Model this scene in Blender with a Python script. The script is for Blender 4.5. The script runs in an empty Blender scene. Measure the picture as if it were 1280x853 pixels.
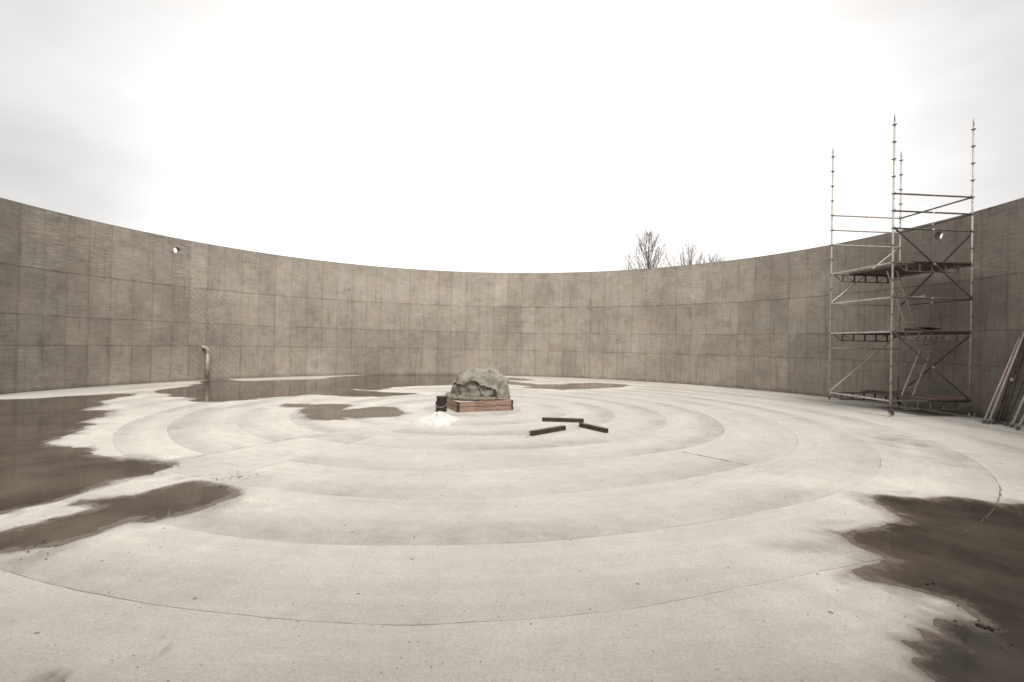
import bpy, bmesh, math, random
import numpy as np
from math import sin, cos, pi, radians as rad, sqrt, atan2, degrees
from mathutils import Vector, Matrix, noise, geometry
random.seed(7)
SC = bpy.context.scene
COL = SC.collection

# ------------------------------------------------------------------ camera
EYE = 1.881
PITCH, ROLL = 0.0064, 0.0194
cd = bpy.data.cameras.new('camera'); cam = bpy.data.objects.new('camera', cd); COL.objects.link(cam)
cd.sensor_width = 36; cd.lens = 36 * 601.87 / 1280; cd.clip_start = 0.05; cd.clip_end = 5000
fw = Vector((0, cos(PITCH), sin(PITCH))); up0 = Vector((0, -sin(PITCH), cos(PITCH))); rt0 = Vector((1, 0, 0))
rt = rt0 * cos(ROLL) + up0 * sin(ROLL); up = up0 * cos(ROLL) - rt0 * sin(ROLL)
cam.matrix_world = Matrix(((rt.x, up.x, -fw.x, 0), (rt.y, up.y, -fw.y, 0), (rt.z, up.z, -fw.z, EYE), (0, 0, 0, 1)))
SC.camera = cam

# ------------------------------------------------------------------ world, sun, exposure
SUN_EL, SUN_AZ = rad(60), rad(-72)          # azimuth of the sun measured from +X, counter-clockwise
w = bpy.data.worlds.new('World'); SC.world = w; w.use_nodes = True
nt = w.node_tree; nt.nodes.clear()
def N(tree, kind, **kw):
    n = tree.nodes.new(kind)
    for k, v in kw.items(): setattr(n, k, v)
    return n
out = N(nt, 'ShaderNodeOutputWorld'); bg = N(nt, 'ShaderNodeBackground'); bg.inputs[1].default_value = 0.1
sky = N(nt, 'ShaderNodeTexSky', sky_type='NISHITA'); sky.sun_disc = False
sky.sun_elevation = SUN_EL; sky.sun_rotation = pi / 2 - SUN_AZ
tc = N(nt, 'ShaderNodeTexCoord'); mp = N(nt, 'ShaderNodeMapping'); mp.inputs['Scale'].default_value = (1.0, 1.0, 2.6)
mp.inputs['Location'].default_value = (0.35, 0.1, 0.2)
nz = N(nt, 'ShaderNodeTexNoise'); nz.inputs['Scale'].default_value = 2.3; nz.inputs['Detail'].default_value = 5; nz.inputs['Roughness'].default_value = 0.5
rp = N(nt, 'ShaderNodeValToRGB'); e = rp.color_ramp.elements
e[0].position = 0.30; e[0].color = (0.76, 0.735, 0.71, 1); e[1].position = 0.68; e[1].color = (1, 0.98, 0.955, 1)
sc_ = N(nt, 'ShaderNodeVectorMath', operation='SCALE'); sc_.inputs['Scale'].default_value = 13.5
mx = N(nt, 'ShaderNodeMix', data_type='RGBA'); mx.inputs['Factor'].default_value = 0.95
L = nt.links.new
L(tc.outputs['Generated'], mp.inputs[0]); L(mp.outputs[0], nz.inputs['Vector']); L(nz.outputs['Fac'], rp.inputs[0])
# the cloud deck is thinnest low over the far wall and thickens away from it
nrm_ = N(nt, 'ShaderNodeVectorMath', operation='NORMALIZE'); L(tc.outputs['Generated'], nrm_.inputs[0])
dt = N(nt, 'ShaderNodeVectorMath', operation='DOT_PRODUCT'); dt.inputs[1].default_value = Vector((0.02, 0.97, 0.22)).normalized(); L(nrm_.outputs[0], dt.inputs[0])
thin = N(nt, 'ShaderNodeMapRange'); thin.interpolation_type = 'SMOOTHSTEP'
for k_, v_ in (('From Min', 0.66), ('From Max', 1.0), ('To Min', 4.75), ('To Max', 9.0)): thin.inputs[k_].default_value = v_
L(dt.outputs['Value'], thin.inputs['Value']); L(thin.outputs[0], sc_.inputs['Scale'])
L(rp.outputs[0], sc_.inputs[0]); L(sky.outputs[0], mx.inputs['A']); L(sc_.outputs[0], mx.inputs['B'])
L(mx.outputs['Result'], bg.inputs[0]); L(bg.outputs[0], out.inputs[0])
sd = bpy.data.lights.new('sun', 'SUN'); sd.energy = 1.5; sd.angle = rad(28); sd.color = (1, 0.94, 0.86)
so = bpy.data.objects.new('sun', sd); COL.objects.link(so)
sdir = Vector((cos(SUN_EL) * cos(SUN_AZ), cos(SUN_EL) * sin(SUN_AZ), sin(SUN_EL)))
so.rotation_euler = sdir.to_track_quat('Z', 'Y').to_euler(); so.location = sdir * 60
vs = SC.view_settings; vs.view_transform = 'Standard'; vs.look = 'None'; vs.exposure = 0.95; vs.gamma = 1

# ------------------------------------------------------------------ constants of the tank (metres)
CX, CY, RW = -1.1044, 13.7884, 14.934
WALL_H, WALL_T = 6.13, 0.21
ROWS = [0.0, 1.53, 2.545, 4.09, WALL_H]

# ------------------------------------------------------------------ helpers
def tag(o, label=None, cat=None, group=None, kind=None):
    for k, v in (('label', label), ('category', cat), ('group', group), ('kind', kind)):
        if v: o[k] = v
    return o
def mesh_obj(name, me, mat=None, parent=None):
    o = bpy.data.objects.new(name, me); COL.objects.link(o)
    if mat and not me.materials: me.materials.append(mat)
    if parent: o.parent = parent
    return o
def from_bm(name, bm, mat=None, parent=None, smooth=False):
    me = bpy.data.meshes.new(name); bm.normal_update(); bm.to_mesh(me); bm.free()
    if smooth: me.polygons.foreach_set('use_smooth', [True] * len(me.polygons))
    return mesh_obj(name, me, mat, parent)
def pydata(name, vs_, fs, mat=None, parent=None, smooth=False):
    me = bpy.data.meshes.new(name); me.from_pydata(vs_, [], fs); me.update()
    if smooth: me.polygons.foreach_set('use_smooth', [True] * len(me.polygons))
    return mesh_obj(name, me, mat, parent)
def empty(name, loc, rz=0):
    o = bpy.data.objects.new(name, None); COL.objects.link(o); o.location = loc; o.rotation_euler = (0, 0, rz)
    o.empty_display_size = 0.2
    return o
def tube(bm, a, b, r, n=8, r2=None, cap=True):
    a, b = Vector(a), Vector(b); d = (b - a)
    if d.length < 1e-6: return
    q = d.to_track_quat('Z', 'Y'); r2 = r if r2 is None else r2
    A = [bm.verts.new(a + q @ Vector((r * cos(2 * pi * i / n), r * sin(2 * pi * i / n), 0))) for i in range(n)]
    B = [bm.verts.new(b + q @ Vector((r2 * cos(2 * pi * i / n), r2 * sin(2 * pi * i / n), 0))) for i in range(n)]
    for i in range(n):
        j = (i + 1) % n; bm.faces.new((A[i], A[j], B[j], B[i]))
    if cap: bm.faces.new(A[::-1]); bm.faces.new(B)
def path_tube(bm, pts, r, n=12, cap=True):
    pts = [Vector(p) for p in pts]; rings = []; ref = None
    for i, p in enumerate(pts):
        d = (pts[min(i + 1, len(pts) - 1)] - pts[max(i - 1, 0)]).normalized()
        if ref is None: ref = d.orthogonal().normalized()
        u = (ref - d * ref.dot(d)).normalized(); v = d.cross(u); ref = u
        rr = r[i] if isinstance(r, (list, tuple)) else r
        rings.append([bm.verts.new(p + (u * cos(2 * pi * k / n) + v * sin(2 * pi * k / n)) * rr) for k in range(n)])
    for A, B in zip(rings, rings[1:]):
        for k in range(n): bm.faces.new((A[k], A[(k + 1) % n], B[(k + 1) % n], B[k]))
    if cap: bm.faces.new(rings[0][::-1]); bm.faces.new(rings[-1])
def box(bm, c, s, rot=None, bev=0.0, jit=0.0):
    m = Matrix.Translation(Vector(c)) @ (rot.to_4x4() if rot else Matrix.Identity(4)) @ Matrix.Diagonal((s[0], s[1], s[2], 1))
    r = bmesh.ops.create_cube(bm, size=1, matrix=m)
    vv = r['verts']
    if jit:
        for v in vv: v.co += Vector((random.uniform(-jit, jit), random.uniform(-jit, jit), random.uniform(-jit, jit)))
    if bev:
        es = list({e for v in vv for e in v.link_edges})
        bmesh.ops.bevel(bm, geom=es, offset=bev, segments=1, affect='EDGES')
def lathe(bm, prof, n=20):
    rings = [[bm.verts.new((r * cos(2 * pi * k / n), r * sin(2 * pi * k / n), z)) for k in range(n)] for r, z in prof]
    for A, B in zip(rings, rings[1:]):
        for k in range(n): bm.faces.new((A[k], A[(k + 1) % n], B[(k + 1) % n], B[k]))
    bm.faces.new(rings[0][::-1]); bm.faces.new(rings[-1])

# ------------------------------------------------------------------ materials
def mat(name, base=(0.5, 0.5, 0.5), rough=0.7, metal=0.0, noise_amt=0.25, scale=8.0, bump=0.1, dark=None, vec='Object', spec=None, stretch=(1, 1, 1)):
    m = bpy.data.materials.new(name); m.use_nodes = True; t = m.node_tree; b = t.nodes['Principled BSDF']
    tcx = N(t, 'ShaderNodeTexCoord'); mpx = N(t, 'ShaderNodeMapping'); mpx.inputs['Scale'].default_value = stretch
    n1 = N(t, 'ShaderNodeTexNoise'); n1.inputs['Scale'].default_value = scale; n1.inputs['Detail'].default_value = 6
    n1.inputs['Roughness'].default_value = 0.65
    r = N(t, 'ShaderNodeValToRGB'); d = dark or tuple(c * (1 - noise_amt * 2) for c in base)
    r.color_ramp.elements[0].position = 0.3; r.color_ramp.elements[0].color = (*[max(c, 0.003) for c in d], 1)
    r.color_ramp.elements[1].position = 0.68; r.color_ramp.elements[1].color = (*[c * (1 + noise_amt * .4) for c in base], 1)
    l = t.links.new
    l(tcx.outputs[vec], mpx.inputs[0]); l(mpx.outputs[0], n1.inputs['Vector']); l(n1.outputs['Fac'], r.inputs[0]); l(r.outputs[0], b.inputs['Base Color'])
    b.inputs['Roughness'].default_value = rough; b.inputs['Metallic'].default_value = metal
    if spec is not None: b.inputs['Specular IOR Level'].default_value = spec
    if bump:
        bp = N(t, 'ShaderNodeBump'); bp.inputs['Strength'].default_value = bump; bp.inputs['Distance'].default_value = 0.01
        l(n1.outputs['Fac'], bp.inputs['Height']); l(bp.outputs[0], b.inputs['Normal'])
    return m

def floor_material():
    m = bpy.data.materials.new('troweled_concrete'); m.use_nodes = True; t = m.node_tree; l = t.links.new
    b = t.nodes['Principled BSDF']
    uv = N(t, 'ShaderNodeUVMap'); uv.uv_map = 'polar'
    ob = N(t, 'ShaderNodeTexCoord')
    at = N(t, 'ShaderNodeAttribute'); at.attribute_name = 'marks'
    sep = N(t, 'ShaderNodeSeparateColor'); l(at.outputs['Color'], sep.inputs[0])
    def nz(scale, det, vec, rough=.6, st=(1, 1, 1)):
        mpx = N(t, 'ShaderNodeMapping'); mpx.inputs['Scale'].default_value = st; l(vec, mpx.inputs[0])
        n = N(t, 'ShaderNodeTexNoise'); n.inputs['Scale'].default_value = scale; n.inputs['Detail'].default_value = det; n.inputs['Roughness'].default_value = rough
        l(mpx.outputs[0], n.inputs['Vector']); return n.outputs['Fac']
    def ramp(f, p0, c0, p1, c1):
        r = N(t, 'ShaderNodeMapRange'); r.inputs['From Min'].default_value = p0; r.inputs['From Max'].default_value = p1
        r.inputs['To Min'].default_value = c0; r.inputs['To Max'].default_value = c1; l(f, r.inputs['Value']); return r.outputs[0]
    def mul(a, c):
        n = N(t, 'ShaderNodeMath', operation='MULTIPLY'); l(a, n.inputs[0])
        if isinstance(c, float): n.inputs[1].default_value = c
        else: l(c, n.inputs[1])
        return n.outputs[0]
    O = ob.outputs['Object']
    big = ramp(nz(0.55, 7, O, .72), .32, .90, .68, 1.05)
    mid = ramp(nz(3.4, 10, O, .84), .32, .84, .68, 1.06)
    streak = ramp(nz(1.6, 5, uv.outputs[0], .65, (0.35, 4.0, 1)), .3, .94, .7, 1.04)
    fine = ramp(nz(40, 6, O, .8), .34, .80, .66, 1.10)
    grain = ramp(nz(210, 3, O, .8), .28, .84, .72, 1.12)
    # sparse dark grit marks
    vo = N(t, 'ShaderNodeTexVoronoi'); vo.inputs['Scale'].default_value = 7; l(O, vo.inputs['Vector'])
    vs2 = N(t, 'ShaderNodeSeparateColor'); l(vo.outputs['Color'], vs2.inputs[0])
    thr = ramp(vs2.outputs[0], .72, .0, 1.0, .13)
    lt = N(t, 'ShaderNodeMath', operation='LESS_THAN'); l(vo.outputs['Distance'], lt.inputs[0]); l(thr, lt.inputs[1])
    spot = ramp(lt.outputs[0], 0, 1.0, 1, .45)
    vo2 = N(t, 'ShaderNodeTexVoronoi'); vo2.inputs['Scale'].default_value = 34; l(O, vo2.inputs['Vector'])
    vs3 = N(t, 'ShaderNodeSeparateColor'); l(vo2.outputs['Color'], vs3.inputs[0])
    pm = ramp(nz(1.1, 3, O), .48, .0, .62, 1.0)
    thr2 = mul(ramp(vs3.outputs[0], .55, .0, 1.0, .24), pm)
    lt2 = N(t, 'ShaderNodeMath', operation='LESS_THAN'); l(vo2.outputs['Distance'], lt2.inputs[0]); l(thr2, lt2.inputs[1])
    spot2 = ramp(lt2.outputs[0], 0, 1.0, 1, .66)
    pits = ramp(nz(75, 3, O, .6), .60, 1.0, .70, .52)
    pz = N(t, 'ShaderNodeMix', data_type='FLOAT'); l(ramp(nz(1.5, 5, O, .7), .42, .25, .60, 1.0), pz.inputs['Factor']); pz.inputs['A'].default_value = 1.0; l(pits, pz.inputs['B'])
    v = mul(mul(mul(mul(mul(mul(mul(big, mid), streak), fine), grain), spot), spot2), pz.outputs[0])
    # baked marks: R dark trowel bands, G chalky bloom, B damp
    wn = ramp(nz(2.8, 7, O, .75), .34, .35, .62, 1.2)
    r_ = N(t, 'ShaderNodeMath', operation='MULTIPLY_ADD'); l(mul(sep.outputs[0], wn), r_.inputs[0]); r_.inputs[1].default_value = -0.42; r_.inputs[2].default_value = 1.0
    v = mul(v, r_.outputs[0])
    g_ = N(t, 'ShaderNodeMath', operation='MULTIPLY_ADD'); l(mul(sep.outputs[1], wn), g_.inputs[0]); g_.inputs[1].default_value = 0.20; g_.inputs[2].default_value = 1.0
    v = mul(v, g_.outputs[0])
    sc = N(t, 'ShaderNodeVectorMath', operation='SCALE'); sc.inputs[0].default_value = (0.612, 0.588, 0.544); l(v, sc.inputs['Scale'])
    dm = N(t, 'ShaderNodeMix', data_type='RGBA'); l(sc.outputs[0], dm.inputs['A']); dm.inputs['B'].default_value = (0.17, 0.145, 0.12, 1)
    dmf = ramp(mul(sep.outputs[2], ramp(nz(7, 6, O, .7), .3, .6, .65, 1.3)), 0.12, 0.0, .85, .85); l(dmf, dm.inputs['Factor'])
    # rusty brown blotches
    rs = ramp(nz(.9, 8, O, .78), .60, 0.0, .74, .38)
    rm = N(t, 'ShaderNodeMix', data_type='RGBA'); l(rs, rm.inputs['Factor']); l(dm.outputs['Result'], rm.inputs['A']); rm.inputs['B'].default_value = (0.40, 0.32, 0.25, 1)
    l(rm.outputs['Result'], b.inputs['Base Color'])
    l(ramp(sep.outputs[2], 0, .82, 1, .45), b.inputs['Roughness']); b.inputs['Specular IOR Level'].default_value = .35
    bp = N(t, 'ShaderNodeBump'); bp.inputs['Strength'].default_value = .8; bp.inputs['Distance'].default_value = .010
    l(mul(mul(fine, grain), mid), bp.inputs['Height']); l(bp.outputs[0], b.inputs['Normal'])
    return m

def wall_material():
    m = bpy.data.materials.new('formed_concrete'); m.use_nodes = True; t = m.node_tree; l = t.links.new
    b = t.nodes['Principled BSDF']
    uv = N(t, 'ShaderNodeUVMap'); uv.uv_map = 'metres'; U = uv.outputs[0]
    ed = N(t, 'ShaderNodeUVMap'); ed.uv_map = 'panel'
    oi = N(t, 'ShaderNodeObjectInfo')
    tn = N(t, 'ShaderNodeAttribute'); tn.attribute_type = 'OBJECT'; tn.attribute_name = 'tone'
    hs = N(t, 'ShaderNodeAttribute'); hs.attribute_type = 'OBJECT'; hs.attribute_name = 'streaks'
    ck = N(t, 'ShaderNodeAttribute'); ck.attribute_type = 'OBJECT'; ck.attribute_name = 'diamonds'
    def M(op, a, c=None, d=None):
        n = N(t, 'ShaderNodeMath', operation=op)
        for i, x in enumerate((a, c, d)):
            if x is None: continue
            if isinstance(x, (int, float)): n.inputs[i].default_value = x
            else: l(x, n.inputs[i])
        return n.outputs[0]
    def nz(scale, det, rough=.6, st=(1, 1, 1), off=None):
        mpx = N(t, 'ShaderNodeMapping'); mpx.inputs['Scale'].default_value = st; l(U, mpx.inputs[0])
        if off: l(off, mpx.inputs['Location'])
        n = N(t, 'ShaderNodeTexNoise'); n.inputs['Scale'].default_value = scale; n.inputs['Detail'].default_value = det; n.inputs['Roughness'].default_value = rough
        l(mpx.outputs[0], n.inputs['Vector']); return n.outputs['Fac']
    def ramp(f, p0, c0, p1, c1):
        r = N(t, 'ShaderNodeMapRange'); r.inputs['From Min'].default_value = p0; r.inputs['From Max'].default_value = p1
        r.inputs['To Min'].default_value = c0; r.inputs['To Max'].default_value = c1; l(f, r.inputs['Value']); return r.outputs[0]
    cmb = N(t, 'ShaderNodeCombineXYZ'); l(M('MULTIPLY', oi.outputs['Random'], 37.0), cmb.inputs[0]); l(M('MULTIPLY', oi.outputs['Random'], 91.0), cmb.inputs[1])
    big = ramp(nz(0.34, 8, .72), .36, .74, .64, 1.13)
    mid = ramp(nz(2.2, 7, .74, off=cmb.outputs[0]), .32, .88, .68, 1.08)
    # horizontal form-board grain, strong on some panels
    hstr = ramp(nz(6.0, 4, .6, (0.35, 4.2, 1), cmb.outputs[0]), .34, -.5, .66, .5)
    hfac = M('MULTIPLY_ADD', M('MULTIPLY', hstr, hs.outputs['Fac']), .30, 1.0)
    hinv = M('SUBTRACT', 1.0, M('MINIMUM', hs.outputs['Fac'], .9))
    hf2 = ramp(nz(4.0, 6, .75, (0.25, 5.5, 1)), .36, .90, .64, 1.06)
    # vertical runs
    vstr = M('MULTIPLY_ADD', M('MULTIPLY', ramp(nz(5.0, 5, .65, (3.2, 0.18, 1)), .34, -.6, .66, .5), hinv), .16, 1.0)
    vdark = ramp(nz(2.6, 6, .72, (3.0, 0.20, 1)), .54, 1.0, .70, .66)
    stain = ramp(nz(.8, 7, .78, (1, 1.3, 1)), .55, 1.0, .68, .74)
    bloom = ramp(nz(1.1, 6, .72, (1.5, 1, 1)), .60, 1.0, .72, 1.16)
    fine = ramp(nz(40, 5, .75), .3, .84, .7, 1.12)
    se = N(t, 'ShaderNodeSeparateXYZ'); l(ed.outputs[0], se.inputs[0])
    wob = ramp(nz(9, 3), .3, -.012, .7, .012)
    dx = M('ADD', M('SUBTRACT', .5, M('ABSOLUTE', M('SUBTRACT', se.outputs[0], .5))), wob)
    dy = M('SUBTRACT', .5, M('ABSOLUTE', M('SUBTRACT', se.outputs[1], .5)))
    svar = ramp(nz(.75, 5, .7, (1.6, .6, 1)), .40, 1.0, .62, .0)
    sx = M('SUBTRACT', 1.0, M('MULTIPLY', ramp(dx, 0.0, .15, .11, 0.0), svar))
    sy = M('SUBTRACT', 1.0, M('MULTIPLY', ramp(dy, 0.002, .34, .026, 0.0), ramp(nz(.9, 5, .7, (1.2, .3, 1)), .36, .25, .6, 1.0)))
    seam = M('MULTIPLY', sx, sy)
    # drips that start below the seams
    drip = M('MULTIPLY', ramp(se.outputs[1], .55, 0.0, 1.0, 1.0), ramp(nz(7, 5, .7, (2.4, 0.15, 1), cmb.outputs[0]), .55, 0.0, .75, 1.0))
    dripf = M('MULTIPLY_ADD', drip, -.22, 1.0)
    # diamond imprint
    sp = N(t, 'ShaderNodeSeparateXYZ'); l(U, sp.inputs[0])
    a = M('SINE', M('MULTIPLY', M('ADD', sp.outputs[0], M('MULTIPLY', sp.outputs[1], 1.0)), 26.0)); c = M('SINE', M('MULTIPLY', M('SUBTRACT', sp.outputs[0], sp.outputs[1]), 22.0))
    dia = M('MULTIPLY_ADD', M('MULTIPLY', M('SINE', M('MULTIPLY', M('ADD', a, c), 1.6)), M('MULTIPLY', ck.outputs['Fac'], ramp(nz(1.6, 3), .35, .2, .6, 1.3))), .09, 1.0)
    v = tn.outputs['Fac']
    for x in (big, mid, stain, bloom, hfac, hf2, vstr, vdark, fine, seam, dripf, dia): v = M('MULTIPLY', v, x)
    wet = ramp(M('ADD', sp.outputs[1], ramp(nz(2.0, 4, .6, (1, .1, 1)), .3, -.10, .7, .10)), .02, .70, .16, 1.0)
    v = M('MULTIPLY', v, wet)
    hu = N(t, 'ShaderNodeMix', data_type='RGBA'); l(ramp(nz(.8, 4), .35, 0, .65, 1), hu.inputs['Factor'])
    hu.inputs['A'].default_value = (0.475, 0.415, 0.345, 1); hu.inputs['B'].default_value = (0.46, 0.42, 0.37, 1)
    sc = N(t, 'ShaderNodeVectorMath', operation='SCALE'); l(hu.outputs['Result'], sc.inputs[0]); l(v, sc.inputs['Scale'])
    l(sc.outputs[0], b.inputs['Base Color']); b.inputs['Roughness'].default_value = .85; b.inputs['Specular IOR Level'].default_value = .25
    bp = N(t, 'ShaderNodeBump'); bp.inputs['Strength'].default_value = .45; bp.inputs['Distance'].default_value = .008
    l(M('MULTIPLY', M('MULTIPLY', fine, mid), hfac), bp.inputs['Height']); l(bp.outputs[0], b.inputs['Normal'])
    return m

def water_material(name='shallow_water', spec=.45, deep=1.0):
    m = bpy.data.materials.new(name); m.use_nodes = True; t = m.node_tree; l = t.links.new
    b = t.nodes['Principled BSDF']; ob = N(t, 'ShaderNodeTexCoord'); O = ob.outputs['Object']
    n1 = N(t, 'ShaderNodeTexNoise'); n1.inputs['Scale'].default_value = .9; n1.inputs['Detail'].default_value = 7; n1.inputs['Roughness'].default_value = .62; l(O, n1.inputs['Vector'])
    r = N(t, 'ShaderNodeValToRGB'); e = r.color_ramp.elements
    e[0].position = .32; e[0].color = (0.040, 0.031, 0.024, 1) if deep >= 1 else (0.030, 0.0250, 0.0205, 1); e[1].position = .70; e[1].color = (0.135, 0.110, 0.088, 1) if deep >= 1 else (0.108, 0.089, 0.073, 1)
    l(n1.outputs['Fac'], r.inputs[0])
    n2 = N(t, 'ShaderNodeTexNoise'); n2.inputs['Scale'].default_value = 90; n2.inputs['Detail'].default_value = 3; l(O, n2.inputs['Vector'])
    mr = N(t, 'ShaderNodeMapRange'); mr.inputs['From Min'].default_value = .3; mr.inputs['From Max'].default_value = .7; mr.inputs['To Min'].default_value = .88; mr.inputs['To Max'].default_value = 1.12
    l(n2.outputs['Fac'], mr.inputs['Value'])
    sc = N(t, 'ShaderNodeVectorMath', operation='SCALE'); l(r.outputs[0], sc.inputs[0]); l(mr.outputs[0], sc.inputs['Scale'])
    dp = N(t, 'ShaderNodeAttribute'); dp.attribute_name = 'depth'
    n4 = N(t, 'ShaderNodeTexNoise'); n4.inputs['Scale'].default_value = 3.5; n4.inputs['Detail'].default_value = 7; n4.inputs['Roughness'].default_value = .7; l(O, n4.inputs['Vector'])
    def mth(op, a, c, d=None):
        q = N(t, 'ShaderNodeMath', operation=op)
        for i_, x_ in enumerate((a, c, d)):
            if x_ is None: continue
            if isinstance(x_, (int, float)): q.inputs[i_].default_value = x_
            else: l(x_, q.inputs[i_])
        return q.outputs[0]
    dn = mth('ADD', dp.outputs['Fac'], mth('MULTIPLY_ADD', n4.outputs['Fac'], -.62, .235))
    fw_ = N(t, 'ShaderNodeMapRange'); fw_.interpolation_type = 'SMOOTHSTEP'
    for k_, v_ in (('From Min', -.10), ('From Max', .07 * deep), ('To Min', 0), ('To Max', 1)): fw_.inputs[k_].default_value = v_
    l(dn, fw_.inputs['Value'])
    cm = N(t, 'ShaderNodeMix', data_type='RGBA'); l(fw_.outputs[0], cm.inputs['Factor']); l(sc.outputs[0], cm.inputs['B'])
    ds = N(t, 'ShaderNodeVectorMath', operation='SCALE'); ds.inputs[0].default_value = (0.165, 0.139, 0.115); l(mr.outputs[0], ds.inputs['Scale']); l(ds.outputs[0], cm.inputs['A'])
    l(cm.outputs['Result'], b.inputs['Base Color'])
    b.inputs['IOR'].default_value = 1.33; b.inputs['Specular IOR Level'].default_value = spec
    rr_ = N(t, 'ShaderNodeMapRange')
    for k_, v_ in (('From Min', .1), ('From Max', .8), ('To Min', .55), ('To Max', .05)): rr_.inputs[k_].default_value = v_
    l(fw_.outputs[0], rr_.inputs['Value']); l(rr_.outputs[0], b.inputs['Roughness'])
    bp = N(t, 'ShaderNodeBump'); bp.inputs['Strength'].default_value = .05; bp.inputs['Distance'].default_value = .004
    l(n1.outputs['Fac'], bp.inputs['Height']); l(bp.outputs[0], b.inputs['Normal'])
    return m

M_FLOOR = floor_material(); M_WALL = wall_material(); M_WATER = water_material(); M_WET = water_material('dark_water_film', .05, .9); M_FILM = water_material('pale_water_film', .4, 1.0)
for n_ in M_FILM.node_tree.nodes:
    if n_.type == 'VALTORGB': n_.color_ramp.elements[0].color = (0.13, 0.108, 0.088, 1); n_.color_ramp.elements[1].color = (0.21, 0.178, 0.148, 1)
M_JOINT = mat('joint_dirt', (0.13, 0.11, 0.09), .9, scale=20)
M_CORE = mat('rough_concrete', (0.20, 0.18, 0.155), .9, scale=5)
M_GROUND = mat('bare_earth', (0.20, 0.17, 0.12), .95, scale=.4)
M_STEEL = mat('galvanised_steel', (0.56, 0.52, 0.475), .5, .2, .2, 14, .05)
M_STEELD = mat('weathered_steel', (0.15, 0.133, 0.118), .6, .3, .35, 10, .1)
M_RUST = mat('rusty_steel', (0.13, 0.10, 0.082), .8, .2, .35, 16, .2)
M_DECK = mat('dark_plywood', (0.12, 0.085, 0.066), .75, 0, .35, 6, .2, stretch=(6, .6, 1))
M_RED = mat('reddish_plank', (0.26, 0.15, 0.125), .7, 0, .25, 8, .2)
M_ALU = mat('aluminium', (0.38, 0.36, 0.335), .5, .4, .15, 12, .03)
M_WHEEL = mat('pale_caster_plastic', (0.62, 0.59, 0.55), .5, 0, .2, 20, .03)
M_RUBBER = mat('dark_rubber', (0.03, 0.028, 0.026), .7)
M_PIPE = mat('grey_plastic_pipe', (0.46, 0.42, 0.375), .5, 0, .2, 6, .05)
M_PINK = mat('faded_red_mark', (0.62, 0.30, 0.26), .6)
M_TAPE = mat('white_mark', (0.75, 0.72, 0.68), .6)
M_TARP = mat('grey_green_tarpaulin', (0.25, 0.24, 0.195), .75, 0, .2, 5, .3)
M_STRAP = mat('dark_strap', (0.03, 0.028, 0.026), .7)
M_TIMBER = mat('pinkish_timber', (0.44, 0.295, 0.23), .8, 0, .30, 5, .3, stretch=(1, 6, 6))
M_TIMBERD = mat('dark_wet_timber', (0.065, 0.047, 0.037), .7, 0, .4, 9, .4)
M_TIMBERT = mat('worn_timber_top', (0.17, 0.135, 0.105), .85, 0, .4, 9, .4)
M_POLE = mat('yellowish_pole', (0.42, 0.33, 0.22), .7)
M_BLACK = mat('black_plastic', (0.045, 0.036, 0.029), .55, 0, .35, 12, .2)
M_WHITE = mat('white_crumpled_heap', (0.70, 0.69, 0.67), .5, 0, .10, 5, .3)
M_PED = mat('pale_concrete', (0.60, 0.57, 0.53), .85, 0, .12, 9, .2)
M_BARK = mat('bark', (0.25, 0.21, 0.18), .9, 0, .3, 3, 0)
M_STONE = mat('dark_grit', (0.07, 0.055, 0.045), .9, 0, .4, 30, 0)

# ------------------------------------------------------------------ numpy value noise
_rng = np.random.RandomState(3); _G = _rng.rand(256, 256)
def vnoise(x, y, f=1.0, octv=4, seed=0):
    s = np.zeros_like(x, float); a = 1.0; tot = 0
    for o in range(octv):
        X = x * f + 17.3 * (o + 1) + seed * 31.7; Y = y * f + 53.1 * (o + 1) + seed * 11.9
        xi = np.floor(X).astype(int); yi = np.floor(Y).astype(int); fx = X - xi; fy = Y - yi
        fx = fx * fx * (3 - 2 * fx); fy = fy * fy * (3 - 2 * fy)
        g = lambda i, j: _G[(xi + i) % 256, (yi + j) % 256]
        s += a * ((g(0, 0) * (1 - fx) + g(1, 0) * fx) * (1 - fy) + (g(0, 1) * (1 - fx) + g(1, 1) * fx) * fy)
        tot += a; a *= .5; f *= 2.03
    return s / tot
def sstep(a, b, x):
    t = np.clip((x - a) / (b - a), 0, 1); return t * t * (3 - 2 * t)

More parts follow.
